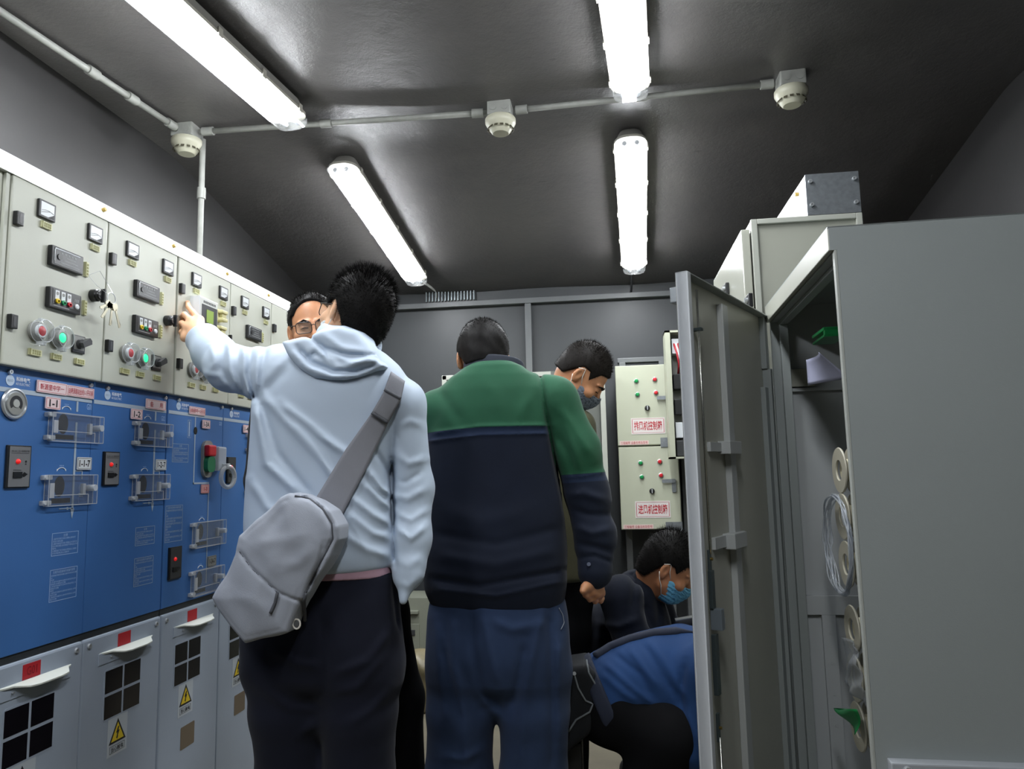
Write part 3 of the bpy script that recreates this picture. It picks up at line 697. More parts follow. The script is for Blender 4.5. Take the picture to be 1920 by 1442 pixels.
        for a, b in ((.226, 1.845), (.222, 1.785)):
            mb = MB(T2); mb.box(a, a+.044, b-.020, b+.024, 0, .012, .002); mb.box(a+.008, a+.05, b+.008, b+.02, .012, .03, .003); mb.box(a+.01, a+.05, b-.02, b-.008, .012, .03, .003); mb.box(a+.02, a+.05, b-.006, b+.008, .012, .024, .002)
            mb.build('terminal_block', mat('cream terminal', '#cfc995', .45), cab)
    if c == 3:
        trip_unit(B, cab, -.004, .060, 1.240, 1.336, dark=True, full=False)
        sign(B, cab, .110, .155, 1.432, 1.462, .004, '1-4', M_BLKINK, M_PINK, .14, M_REDINK, 'number_plate', .12)
        text_obj(B, 'G04', .285, .303, 1.449, 1.462, .0, M_PALE, cab)
        cover(B, cab, .150, .325, 1.359, 1.428); cover(B, cab, .148, .318, 1.196, 1.273)
# keys hanging on the first cubicle's lock
T = TLV(0); kr = empty('key_bunch', T @ Vector((.312, 1.70, .04)), 'bunch of silver keys hanging from the lock knob of the nearest cubicle', 'keys')
mb = MB(T); mb.tube([(.262, 1.815, .01), (.285, 1.832, .024), (.305, 1.80, .034), (.312, 1.775, .046)], .0008, 5); mb.tube([(.262, 1.812, .01), (.280, 1.79, .02), (.298, 1.765, .046)], .0006, 5); mb.build('wire', M_CHROME, kr)
mb = MB(T); mb.tube([(.306+.017*math.cos(t*math.pi/10), 1.757+.017*math.sin(t*math.pi/10), .047) for t in range(20)], .0012, 6, closed=True); mb.build('key_ring', M_CHROME, kr)
M_KEY = mat('key steel', '#b9b5a0', .3, metal=.7)
for a, L_, ox in ((-38, .058, -.012), (-6, .062, 0), (22, .066, .012), (-62, .045, -.02)):
    Mx = Matrix.Translation((.306+ox*.5, 1.742, .050+.002*(ox > 0))) @ Matrix.Rotation(math.radians(a), 4, 'Z')
    mb = MB(T); mb.prism(rrect(-.010, .010, -.018, .002, .006, 4), 0, .0018, M=Mx); mb.prism(rect(-.0035, .0035, -L_, -.016), 0, .0018, M=Mx)
    mb.prism([(.0035, -L_+.004), (.007, -L_+.006), (.0035, -L_+.010), (.006, -L_+.014), (.0035, -L_+.018)], 0, .0018, M=Mx); mb.build('key', M_KEY, kr)
# ================================================================ RIGHT SIDE CABINETS
M_CAB = mat('grey cabinet paint', '#969c9b', .42, noise=.02, nscale=4, bump=.10, bscale=350)
M_CABL = mat('grey cabinet edge', '#a9aca6', .4)
M_BEI = mat('beige grey cabinet paint', '#a3a498', .38, noise=.03, nscale=6)
M_IN = mat('cabinet interior grey', '#b6babb', .45, noise=.03, nscale=5)
M_DOORIN = mat('door inner steel', '#b2b2a6', .38, noise=.05, nscale=3)
M_ZINC = mat('zinc plated steel', '#8d9296', .38, metal=.6, noise=.12, nscale=60)
th = math.radians(2.0); dd = Vector((math.sin(th), math.cos(th), 0)); ee = Vector((math.cos(th), -math.sin(th), 0))
P0 = Vector((.5, 1.64, 0)); DEP = .80; WID = .62; ZT = 1.77
# local: (a along depth dd, b up, w outward = dd x z = +ee?)  use (dd, z) -> w = dd x z = ee
TF = frame(P0, dd, (0, 0, 1))          # w axis points to +ee (into the cabinet)
TS = frame(P0, ee, (0, 0, 1))          # w axis = ee x z = -dd (towards the camera)
cab = empty('equipment_cabinet', P0+ee*.3+dd*.4, 'large grey equipment cabinet at right with its door standing open', 'electrical cabinet')
MB(TF).box(-.002, 0, 0, 1.717, .004, WID).box(-.002, 0, 1.717, ZT, -.010, WID).build('side_panel', M_CAB, cab)
mb = MB(TF); mb.box(0, DEP, 1.717, ZT, -.012, .0, .002); mb.build('header_rail', M_BEI, cab)
MB(TF).box(-.002, DEP, ZT-.003, ZT, -.012, WID).build('roof', M_CAB, cab)
mb = MB(TF); mb.box(-.002, .014, 0, 1.717, -.002, .004, .0015); mb.box(.0, .006, 0, 1.717, .0, .030, .001); mb.build('front_post', M_CABL, cab)
mb = MB(TF); mb.box(DEP-.020, DEP, 0, 1.717, -.002, .03, .002); mb.box(DEP-.05, DEP-.03, 0, 1.70, .02, .045, .002); mb.build('hinge_post', M_CAB, cab)
mb = MB(TF); mb.box(.006, DEP-.02, 1.700, 1.712, .020, .045, .002); mb.box(.0, DEP, 1.712, 1.7165, .0, .05); mb.build('frame_rail', M_CAB, cab)
MB(TF).box(DEP-.004, DEP, 0, ZT-.003, .002, WID).build('side_panel', M_IN, cab)
MB(TF).box(0, DEP-.004, 0, ZT-.003, WID-.003, WID).build('back_panel', M_IN, cab)
MB(TF).box(0, DEP, 0, .06, .004, WID-.004).build('base_panel', M_IN, cab)
# brackets on the far inner side panel
TI = frame(P0+dd*(DEP-.006), ee, (0, 0, 1))
a0, z0 = hit(TI, 1474, 727); a1, z1 = hit(TI, 1524, 692)
mb = MB(TI); mb.box(a0, a1, z0, z1, 0, .018, .002); mb.box(a1, a1+.02, z0+.012, z1-.006, 0, .012, .002)
for u in (a0+.012, a1-.018): mb.cyl((u, (z0+z1)/2, .018), (u, (z0+z1)/2, .020), .004, n=8)
mb.build('bracket', M_BEI, cab)
MB(TI).box(a0, .34, z0-.014, z0-.004, 0, .012).build('cross_rail', M_IN, cab)
a2, z2 = hit(TI, 1506, 1116); a3, z3 = hit(TI, 1575, 1152)
mb = MB(TI); mb.box(a2, .34, z3, z2, 0, .012, .001); q0, _ = hit(TI, 1546, 1250); q1, _ = hit(TI, 1572, 1250); mb.box(q0, q1, .06, z3, 0, .012, .001)
for k in range(8): mb.cyl(((q0+q1)/2, z3-.05-.09*k, .012), ((q0+q1)/2, z3-.05-.09*k, .014), .004, n=8)
mb.build('mounting_rail', M_IN, cab)
# equipment stack deep in the cabinet
MB(TF).box(.02, .40, .3, 1.69, .19, .30).build('equipment_rack', M_BLACK, cab)
mb = MB(TF)
for k in range(5): mb.cyl((.31, 1.345-.042*k, .165), (.31, 1.345-.042*k, .19), .006, n=10)
mb.build('rack_screw', M_CHROME, cab)
mb = MB(TF)
for zz in (1.30, 1.20): mb.cyl((.30, zz, .160), (.30, zz, .19), .028, n=24)
mb.build('terminal_cap', M_BEI, cab)
# ledge in the lower right foreground
u, v = hit(TS, 1662, 1420); 
lg = MB(TS).box(u, .6, v-.05, v, .0, .03, .003).build('lower_ledge', mat('pale ledge', '#a9adb2', .4), cab)
bolt(Matrix(TS) @ Matrix.Translation((0, 0, .03)), lg, u+.028, v-.012, .008, .008)
# the open door
hg = P0+dd*(DEP-.004)-ee*.006
fz = 1.735
fe = atz(1283, 508, fz); fe2 = Vector((fe.x, fe.y, 0)); hv = fe2-Vector((hg.x, hg.y, 0)); LD = hv.length; print('DOOR len', LD, fe2, hg)
TD = frame((hg.x, hg.y, 0), hv, (0, 0, 1))     # u from hinge to free edge, w = hv x z
side = TD.to_3x3() @ Vector((0, 0, 1)); 
if side.dot(Vector((1, 0, 0))) < 0: print('door w faces -x')
sg = 1 if side.x > 0 else -1        # inner face looks towards +x
def DB(u0, u1, z0, z1, w0, w1, b=0, mb=None):
    mb = mb or MB(TD); w0, w1 = sorted((sg*w0, sg*w1)); mb.box(u0, u1, z0, z1, w0, w1, b); return mb
ZB = .06
dr = DB(0, LD, ZB, fz, -.024, -.022).build('door_leaf', M_DOORIN, cab)
DB(LD-.002, LD, ZB, fz, -.024, .006, 0).build('free_edge', mat('door edge paint', '#dde1e6', .45), dr)
mb = DB(LD-.022, LD, ZB, fz, -.024, .008, .003); mb.build('edge_flange', MATS['door edge paint'], dr)
DB(0, LD, fz-.003, fz, -.024, .006).build('door_flange', M_CAB, dr); DB(0, LD, ZB, ZB+.003, -.024, .006).build('door_flange', M_CAB, dr)
mb = DB(LD-.060, LD-.036, ZB+.01, fz-.02, -.022, -.012, .001); mb.build('seal_channel', M_BLACK, dr)
mb = DB(0, .022, ZB, fz-.17, -.022, .004, .002); DB(.022, .055, ZB, fz-.23, -.022, -.006, .002, mb); DB(0, .03, fz-.17, fz-.003, -.022, -.004, .002, mb); mb.build('hinge_side_stiffener', M_CAB, dr)
def hd(px, py, w_=-.008): return hit(TD, px, py, sg*w_)
um, _ = hd(1364, 700)
mb = DB(um-.022, um+.022, ZB+.02, fz-.03, -.022, -.004, .003); mb.build('centre_stiffener', mat('stiffener paint', '#b8bbba', .4), dr)
for (xa, ya), (xb, yb) in (((1355, 827), (1378, 852)), ((1364, 1001), (1388, 1024))):
    ua, za = hd(xa, ya); ub, zb = hd(xb, yb); ua, ub = sorted((ua, ub)); zb, za = sorted((za, zb))
    mb = DB(ua, ub, zb, za, -.022, .012, .002); DB(ub-.16, ub+.08, zb+.006, za-.004, -.022, -.012, .001, mb); mb.build('stiffener_bracket', MATS['stiffener paint'], dr)
ua, za = hd(1303, 545); ul, zl = hd(1338, 1036); u2, z2 = hd(1352, 1378); uA = ua
M_ROD = mat('bright rod', '#c8c8c0', .25, metal=.9)
MB(TD).tube([(uA, fz-.03, -sg*.004), (uA, zl, -sg*.004)], .0028, 8).build('latch_rod', M_ROD, dr, smooth=True)
MB(TD).tube([(uA, z2, -sg*.004), (uA, ZB+.02, -sg*.004)], .0028, 8).build('latch_rod', M_ROD, dr, smooth=True)
M_LATCH = mat('latch steel', '#5e6a6c', .35, metal=.6)
mb = MB(TD)
w0 = -sg*.006
def LB_(za, zb, hw, m_, nm, t=.006, du=0):
    mb = MB(TD); a, b = sorted((-sg*.010, -sg*.010+sg*t)); mb.box(uA-hw+du, uA+hw+du, zb, za, a, b, .0015); mb.build(nm, m_, dr)
LB_(zl+.01, zl-.055, .007, M_LATCH, 'rod_joint'); LB_(z2+.055, z2-.01, .007, M_LATCH, 'rod_joint')
_, zk = hd(1345, 1160); LB_(zk+.03, zk-.02, .010, mat('latch zinc', '#98a3ac', .3, metal=.5), 'latch_housing', .028, -.004)
LB_(zk+.12, zk+.03, .010, M_LATCH, 'latch_bar', .010); LB_(zk-.03, zk-.17, .010, M_LATCH, 'latch_bar', .012)
MB(TD).cyl((uA-.026, zk-.002, -sg*.008), (uA-.026, zk-.002, sg*.012), .010, n=12).build('latch_screw', M_CHROME, dr)
for zz in (zl-.012, z2+.022): MB(TD).cyl((uA, zz, -sg*.01), (uA, zz, sg*.002), .0035, n=8).build('latch_screw', M_BRASS, dr)
mb = MB(TD); mb.box(uA-.012, uA+.004, fz-.135, fz-.128, *sorted((-sg*.02, sg*.004))); mb.build('rod_guide', M_LATCH, dr)
u, v = hd(1272, 545)
mb = MB(TD); mb.box(LD-.05, LD-.01, v-.02, v+.02, *sorted((-sg*.024, -sg*.045)), .003); mb.build('outer_latch', M_ZINC, dr)
# things lying in the cabinet
M_CREAM = mat('cream spool plastic', '#b9b4a2', .45)
M_CREAM2 = mat('cream paper roll', '#cfc9ae', .6)
M_GREENF = mat('green film', '#1f8a4a', .35)
M_CLEARF = clear_mat('clear tubing', '#f0f4fa', .05, .25, .1)
TQ = frame(P0+ee*.10, dd, (0, 0, 1))
spools = [(1577, 882, 'topmost cream ring spool in the open grey cabinet'), (1583, 968, 'second cream ring spool from the top, behind the clear tube coil'), (1590, 1058, 'third cream ring spool, with green film strip above it'),
          (1601, 1180, 'fourth cream ring spool, just below the clear tube coil'), (1606, 1270, 'fifth cream ring spool, wrapped in a clear bag'), (1612, 1362, 'lowest cream ring spool, beside the green film triangle')]
for k, (px, py, lb) in enumerate(spools):
    u, v = hit(TQ, px, py)
    r = empty('cable_spool', TQ @ Vector((u, v, 0)), lb, 'spool', 'cream spools hanging in the open cabinet')
    To = TQ @ Matrix.Translation((u, v, 0)) @ Matrix.Rotation(math.radians(2), 4, 'Y')
    MB(To).lathe([(.028, -.006), (.060, -.006), (.062, -.003), (.060, 0), (.028, 0), (.026, -.003)], n=36, close=True).build('flange', M_CREAM, r, auto=35)
    MB(To).lathe([(0, .004), (.026, .004), (.030, .01), (.030, .026), (.0, .026)], n=28).build('hub', M_CREAM2, r, auto=35)
    MB(To).lathe([(.030, .024), (.060, .024), (.062, .027), (.060, .030), (.030, .030)], n=36, close=True).build('flange', M_CREAM, r, auto=35)
u, v = hit(TQ, 1583, 1020, -.01); mb = MB(TQ)
for k in range(9):
    ra, rb_ = .105+.012*k*.5, .125+.006*math.sin(k*2.1)
    mb.tube([(u-.02+(ra-.03*(k % 3)*.4)*math.cos(t*math.pi/20)*1.0+.004*k, v+rb_*math.sin(t*math.pi/20), -.030+.004*math.sin(t*.7+k)+.004*(k % 3)) for t in range(40)], .0022, 6, closed=True)
tag(mb.build('tube_coil', M_CLEARF, smooth=True), 'coil of thin clear tubing looped over the cream spools', 'tubing coil')
u, v = hit(TQ, 1556, 628); mb = MB(TQ)
mb.box(u-.06, u+.075, v+.004, v+.012, -.03, .03, .001); mb.box(u-.06, u+.075, v-.014, v-.008, -.03, .03, .001); mb.box(u-.06, u-.045, v-.012, v+.01, -.028, .028, .001)
tag(mb.build('terminal_clip', M_GREENF), 'small green plastic clip at the top of the equipment rack', 'clip')
u, v = hit(TQ, 1558, 692); mb = MB(TQ)
mb.grid(lambda a, b: (u+.06-.14*a, v+.037-.012*a*0-.074*b-.0, -.05+.075*a*a*b+.012*math.sin(3*a)), 12, 8)
tag(mb.build('paper_sheet', mat('lavender paper', '#b9bbd6', .6), smooth=True, solid=.0006), 'pale lavender paper sheet curling out of the open cabinet', 'paper')
u, v = hit(TQ, 1583, 1338)
mb = MB(TQ); ga, gb_, gc = hit(TQ, 1567, 1328, -.03), hit(TQ, 1608, 1330, -.03), hit(TQ, 1606, 1378, -.03)
mb.grid(lambda a, b: (ga[0]*(1-a)+(gb_[0]*(1-b)+gc[0]*b)*a, ga[1]*(1-a)+(gb_[1]*(1-b)+gc[1]*b)*a, -.03+.008*math.sin(6*a+4*b)), 10, 8)
tag(mb.build('green_film', M_GREENF, smooth=True, solid=.001), 'green plastic film triangle by the lowest spool', 'film')
u, v = hit(TQ, 1588, 1240); mb = MB(TQ)
ga, gb_, gc, gd = (hit(TQ, *q, -.03) for q in ((1578, 1195), (1614, 1215), (1622, 1325), (1580, 1262)))
mb.grid(lambda a, b: tuple((ga[i]*(1-a)+gb_[i]*a)*(1-b)+(gd[i]*(1-a)+gc[i]*a)*b for i in (0, 1))+(-.03+.012*math.sin(5*a+2*b)+.006*math.sin(17*a*b),), 14, 14)
tag(mb.build('clear_bag', M_CLEARF, smooth=True, solid=.001), 'crumpled clear plastic bag around the fifth spool', 'bag')
# ---- beige cabinet behind it
BX, BY0, BY1, BXR, BZ = .505, 2.52, 3.25, .865, 2.092
bc = empty('beige_cabinet', ((BX+BXR)/2, 2.9, 0), 'taller pale beige cabinet standing behind the open grey cabinet', 'electrical cabinet')
MB().box(BX, BXR, BY0+.012, BY1, 0, BZ-.004).build('body', M_BEI, bc)
mb = MB(); mb.box(BX, BX+.020, BY0, BY0+.02, 0, BZ, .002); mb.box(BXR-.02, BXR, BY0, BY0+.02, 0, BZ, .002); mb.box(BX+.02, BXR-.02, BY0, BY0+.02, BZ-.018, BZ, .002); mb.build('side_frame', mat('pale frame', '#b0b2a8', .35), bc)
TB = frame((BX-.002, BY0, 0), (0, -1, 0), (0, 0, 1))     # w = -y x z = -x
bd = MB(TB).box(-.70, -.012, .08, BZ-.03, .002, .030, .004).build('door', mat('satin beige door', '#aeafa3', .22), bc)
for (px, py) in ((1410, 563), (1366, 541)):
    u, v = hit(TB, px, py, .03)
    k = MB(TB).box(u-.03, u+.02, v-.025, v+.02, .030, .044, .003).build('door_lock', M_BLACK, bd)
    MB(TB).cyl((u, v, .044), (u, v, .054), .009, n=12).build('lock_barrel', M_CHROME, k)
gx0, gx1, gz0, gz1 = .692, .862, BZ+.001, 2.235
gb = empty('junction_box', ((gx0+gx1)/2, 2.8, BZ), 'galvanised box with screwed end plate on top of the beige cabinet', 'box')
MB().box(gx0, gx1, BY0+.004, 3.2, gz0, gz1).build('body', mat('lamplit white box side', '#d8dad2', .3), gb)  # lamplight on the galvanised box's side is painted as near-white
ep = MB().box(gx0-.001, gx1+.001, BY0, BY0+.004, gz0+.0, gz1+.001).build('end_plate', M_ZINC, gb)
Te = frame((0, BY0, 0), (1, 0, 0), (0, 0, 1))
for x in (gx0+.014, gx1-.014):
    for z in (gz0+.035, gz1-.025): bolt(Te, ep, x, z, .007, .008)
MB().cyl((gx0, 2.62, gz1-.03), (gx0-.012, 2.62, gz1-.03), .007, n=10).build('brass_bolt', M_BRASS, gb)
# ---- fan control boxes on their post at the back
YFB = 4.6
TC = frame((0, YFB, 0), (1, 0, 0), (0, 0, 1))
M_FAN = mat('cream enamel box', '#b7baa5', .38, noise=.02)
M_FGRN = mat('green lens', '#118a48', .3); M_FRED = mat('red lens', '#c4222c', .3)
def fanbox(z0, z1, x0, x1, title, label):
    r = empty('fan_control_box', ((x0+x1)/2, YFB+.1, z0), label, 'control box', 'fan control boxes on the back wall')
    MB().box(x0, x1, YFB+.012, YFB+.2, z0, z1).build('enclosure', M_FAN, r)
    d = MB().box(x0, x1-.004, YFB, YFB+.014, z0+.004, z1-.002, .003).build('door', M_FAN, r)
    w_ = x1-x0; h = z1-z0
    for fx, fz_, m in ((.36, .80, M_FGRN), (.68, .81, M_FRED), (.37, .63, M_FGRN), (.69, .645, M_FRED)):
        k = MB(TC).lathe([(.015, 0), (.015, .006), (.012, .008)], (x0+w_*fx, z0+h*fz_, 0), n=20).build('bezel', M_CHROME, d, auto=35)
        MB(TC).lathe([(0, .016), (.009, .014), (.0125, .009), (.0125, 0)], (x0+w_*fx, z0+h*fz_, 0), n=20).build('signal_lamp', m, d, auto=40)
    k = MB(TC).lathe([(.016, 0), (.016, .008), (.012, .012), (.012, .02), (0, .022)], (x0+w_*.53, z0+h*.46, 0), n=20).build('rotary_switch', M_BLACK, d, auto=35)
    MB(TC).box(x0+w_*.53-.003, x0+w_*.53+.003, z0+h*.46-.012, z0+h*.46+.012, .02, .026).build('pointer', M_CHROME, k)
    mb = MB(TC); mb.prism(rrect(x0+w_*.86, x0+w_*.93, z0+h*.44, z0+h*.60, .008, 4), 0, .012); mb.prism(rrect(x0+w_*.70, x0+w_*.92, z0+h*.555, z0+h*.60, .006, 4), .012, .022)
    mb.build('door_handle', M_ZINC, d)
    sg_ = MB(TC).prism(rect(x0+w_*.24, x0+w_*.82, z0+h*.14, z0+h*.34), 0, .002).build('name_sign', mat('white sign', '#dcd6d2', .4), d)
    mb = MB(TC); e = .006
    for a in (rect(x0+w_*.24+e, x0+w_*.24+e+.003, z0+h*.16, z0+h*.32), rect(x0+w_*.82-e-.003, x0+w_*.82-e, z0+h*.16, z0+h*.32), rect(x0+w_*.24+e, x0+w_*.82-e, z0+h*.325, z0+h*.328), rect(x0+w_*.24+e, x0+w_*.82-e, z0+h*.155, z0+h*.158)): mb.prism(a, .002, .0025)
    mb.build('border', M_REDINK, sg_)
    text_obj(TC, title, x0+w_*.29, x0+w_*.77, z0+h*.185, z0+h*.30, .002, M_REDINK, sg_, bold=.02)
    st = MB(TC).prism(rect(x0+w_*.03, x0+w_*.53, z0+h*.012, z0+h*.062), 0, .001).build('strip_label', mat('pink strip', '#dcc3bd', .5), d)
    text_obj(TC, '工程编号 设备名称及型号', x0+w_*.05, x0+w_*.51, z0+h*.02, z0+h*.054, .001, M_REDINK, st)
    MB(TC).box(x0+w_*.73, x1+.001, z0-.012, z0+.045, .001, .006).build('hinge_cover', M_ZINC, d)
    return r
za = aty(1158, 686, YFB).z; zm = aty(1160, 838, YFB).z; zb = aty(1166, 994, YFB).z; x0 = aty(1159, 840, YFB).x; x1 = aty(1272, 840, YFB).x
fanbox(zm+.004, za, x0, x1-.01, '排风机控制箱', 'upper pale control box with red exhaust-fan sign on the back wall')
fanbox(zb, zm-.001, x0+.002, x1, '进风机控制箱', 'lower pale control box with red intake-fan sign, under the exhaust one')
# open box with wiring, leaning in beside them
YO = 4.35; p1 = aty(1246, 620, YO); p2 = aty(1268, 860, YO)
ob = empty('wiring_box', (p1.x+.12, YO, p2.z), 'narrow open box of wired breakers beside the fan control boxes', 'control box')
xa, xb_, z0, z1 = p1.x, p1.x+.26, p2.z, p1.z
mb = MB(); mb.box(xa, xa+.03, YO, YO+.16, z0, z1); mb.box(xa, xb_, YO, YO+.16, z1-.012, z1); mb.box(xb_-.01, xb_, YO, YO+.16, z0, z1); mb.box(xa, xb_, YO, YO+.16, z0, z0+.01); mb.box(xa, xb_, YO+.15, YO+.16, z0, z1)
mb.build('enclosure', M_FAN, ob)
MB().box(xa+.03, xb_-.01, YO+.12, YO+.15, z0+.01, z1-.012).build('back_plate', M_GREY, ob)
oz0, oz1 = z0, z1
for zf, m, w_ in ((.88, M_DIAL, .05), (.60, M_BLACK, .06), (.40, M_BLACK, .07), (.22, M_DIAL, .05), (.08, M_DKGREY, .12)):
    z = z0+(z1-z0)*zf; MB().box(xa+.04, xa+.04+w_, YO+.03, YO+.12, z-.045, z+.045, .004).build('breaker', m, ob)
M_RWIRE = mat('red wire', '#a3242e', .45)
for k in range(6):
    z = z0+(z1-z0)*(.78 if k < 3 else .16)
    MB().tube([(xa+.05+.012*k, YO+.04, z+.10), (xa+.065+.01*k, YO+.005, z+.03), (xa+.075+.012*k, YO+.01, z-.03), (xa+.07+.012*k, YO+.05, z-.09)], .006, 8).build('wire', M_RWIRE if k % 2 == 0 else M_DIAL, ob, smooth=True)
# tall white frame strip and dark ducts between the men
YP = 4.5; q = aty(1128, 700, YP)
pp = empty('door_frame_panel', (q.x, YP, 0), 'pale framed panel edge seen right of the masked man', 'panel')
qa, qb = aty(1131, 900, YP).x, aty(1141, 900, YP).x; zt_ = aty(1130, 690, YP).z
MB().box(qa, qb, YP, YP+.10, 0, zt_, .003).build('frame_post', mat('pale frame', '#b0b2a8', .35), pp)
MB().box(qa-.30, qa-.004, YP+.05, YP+.08, 0, zt_).build('panel_leaf', mat('dull grey panel', '#62655f', .45), pp)
YP2 = 4.72; l = aty(830, 705, YP2); rgt = aty(1062, 690, YP2)
pc = empty('rear_cabinet', ((l.x+rgt.x)/2, YP2+.1, 0), 'low pale cabinet against the back wall behind the green and navy jacket', 'electrical cabinet')
MB().box(l.x, rgt.x, YP2, YB-.052, .0, l.z).build('body', M_FAN, pc)
mb = MB(); mb.box(l.x-.002, l.x+.03, YP2-.02, YP2, .3, l.z+.0, .003); mb.box(l.x, rgt.x, YP2-.02, YP2, l.z-.03, l.z, .003); mb.box(rgt.x-.03, rgt.x, YP2-.02, YP2, .3, l.z, .003); mb.build('door_frame', mat('pale frame', '#b0b2a8', .35), pc)
MB().box(l.x+.03, rgt.x-.03, YP2-.008, YP2-.001, .3, l.z-.03).build('door', mat('dull grey panel', '#62655f', .45), pc)
# olive low unit seen between the two standing men
YU = 4.55; a_, b_ = aty(748, 1125, YU), aty(806, 1262, YU)
ou = empty('low_cabinet', ((a_.x+b_.x)/2, YU+.2, 0), 'low olive grey cabinet with small door seen between the two standing men', 'electrical cabinet')
zt2, zb2 = aty(780, 1122, YU).z, aty(780, 1262, YU).z
MB().box(a_.x-.12, b_.x+.04, YU+.01, YU+.3, 0, zt2).build('body', mat('olive grey enamel', '#85887a', .45), ou)
q1_, q2_ = aty(786, 1170, YU), aty(752, 1255, YU)
dq = MB().box(q2_.x-.03, q1_.x, YU, YU+.01, zb2+.02, q1_.z, .003).build('door', mat('olive grey enamel', '#85887a', .45), ou)
h_ = aty(761, 1235, YU); MB().box(h_.x-.006, h_.x+.006, YU-.012, YU, h_.z-.03, h_.z+.03, .002).build('handle', M_BLACK, dq)
h_ = aty(773, 1186, YU); MB().box(h_.x-.018, h_.x+.018, YU-.008, YU, h_.z-.016, h_.z+.016, .002).build('lock_plate', M_DKGREY, dq)
s1_ = aty(770, 1148, YU); MB().box(a_.x-.08, s1_.x+.05, YU-.02, YU+.01, s1_.z-.008, s1_.z+.01, .002).build('ledge', mat('olive grey enamel', '#85887a', .45), ou)

# stand of welded posts that carries the fan boxes and the wiring box
es = empty('equipment_stand', (x0+.2, 4.86, 0), 'thin grey steel stand of welded posts behind the fan control boxes', 'stand')
for px_ in (x0+.05, x1-.06, xa+.12): MB().box(px_-.02, px_+.02, YFB+.202, YB-.052, 0, za+.05, .003).build('post', M_RAIL, es)
MB().box(x0+.02, xa+.16, YFB+.215, YB-.06, za+.05, za+.08, .003).build('cross_bar', M_RAIL, es)
MB().box(xa+.10, xa+.14, YO+.16, YFB+.205, oz0+.10, oz0+.14, .003).build('bracket', M_RAIL, es)
# ================================================================ SIGNED-DISTANCE MODELLING (clothes, bodies, hair, bags)
f32 = np.float32
def V3(p): return np.array([p[0], p[1], p[2]], f32)
def smin(a, b, k):
    h = np.clip(.5+.5*(b-a)/k, 0, 1); return b+(a-b)*h-k*h*(1-h)
def smax(a, b, k): return -smin(-a, -b, k)
def cap(P, a, b, ra, rb=None):
    rb = ra if rb is None else rb; a, b = V3(a), V3(b); ab = b-a; q = P-a
    t = np.clip(q @ ab/max(1e-9, float(ab @ ab)), 0, 1)
    return np.sqrt(((q-t[:, None]*ab)**2).sum(1))-(ra+(rb-ra)*t)
def limb(P, pts, rs, k=.02):
    d = None
    for i in range(len(pts)-1):
        c = cap(P, pts[i], pts[i+1], rs[i], rs[i+1]); d = c if d is None else smin(d, c, k)
    return d
def ell(L, c, r):
    q = L-np.array(c, f32); r = np.array(r, f32); k0 = np.sqrt(((q/r)**2).sum(1)); k1 = np.sqrt(((q/(r*r))**2).sum(1))
    return k0*(k0-1)/np.maximum(k1, 1e-6)
def rbox(L, c, r, e):
    q = np.abs(L-np.array(c, f32))-(np.array(r, f32)-e); return np.sqrt((np.maximum(q, 0)**2).sum(1))+np.minimum(q.max(1), 0)-e
def loc(P, c, R): return (P-V3(c)) @ R
def basis_fu(f, u):
    f = Vector(f).normalized(); u = Vector(u); u = (u-f*u.dot(f)).normalized(); r = f.cross(u)
    return np.array([[r.x, f.x, u.x], [r.y, f.y, u.y], [r.z, f.z, u.z]], f32)     # columns: right, face, up
def trunk(P, secs, n=2.4, endk=.02):
    """stack of superellipse sections; secs rows: z, cx, cy, half width, half depth"""
    S = np.array(sorted(secs, key=lambda q: float(q[0])), f32); z = P[:, 2]; cx, cy, a, b = (np.interp(z, S[:, 0], S[:, i]).astype(f32) for i in (1, 2, 3, 4))
    x, y = (P[:, 0]-cx)/a, (P[:, 1]-cy)/b
    k = (np.abs(x)**n+np.abs(y)**n)**(1/n); d = (k-1)*np.minimum(a, b)
    return smax(smax(d, S[0, 0]-z, endk), z-S[-1, 0], endk)
def smooth_secs(secs, m=6):
    """Catmull-Rom refinement of the section list"""
    S = np.array(sorted(secs, key=lambda q: float(q[0])), float); out = []
    for i in range(len(S)-1):
        p0, p1, p2, p3 = S[max(0, i-1)], S[i], S[i+1], S[min(len(S)-1, i+2)]
        for k in range(m):
            t = k/m; q = .5*((2*p1)+(-p0+p2)*t+(2*p0-5*p1+4*p2-p3)*t*t+(-p0+3*p1-3*p2+p3)*t**3)
            q[0] = p1[0]+(p2[0]-p1[0])*t; out.append(q)
    out.append(S[-1]); return out
CRn, CUn, CFn = (np.array(v, f32) for v in (CR, CU, CF))
def pix(P):
    q = P-np.array([0, 0, CAMH], f32); d = q @ CFn
    return 960+FPX*(q @ CRn)/d, 721-FPX*(q @ CUn)/d
def seg_dist(x, y, poly):
    best = np.full(x.shape, 1e9, f32)
    for (ax, ay), (bx, by) in zip(poly, poly[1:]):
        dx, dy = bx-ax, by-ay; t = np.clip(((x-ax)*dx+(y-ay)*dy)/max(1e-6, dx*dx+dy*dy), 0, 1)
        best = np.minimum(best, np.hypot(x-ax-t*dx, y-ay-t*dy))
    return best
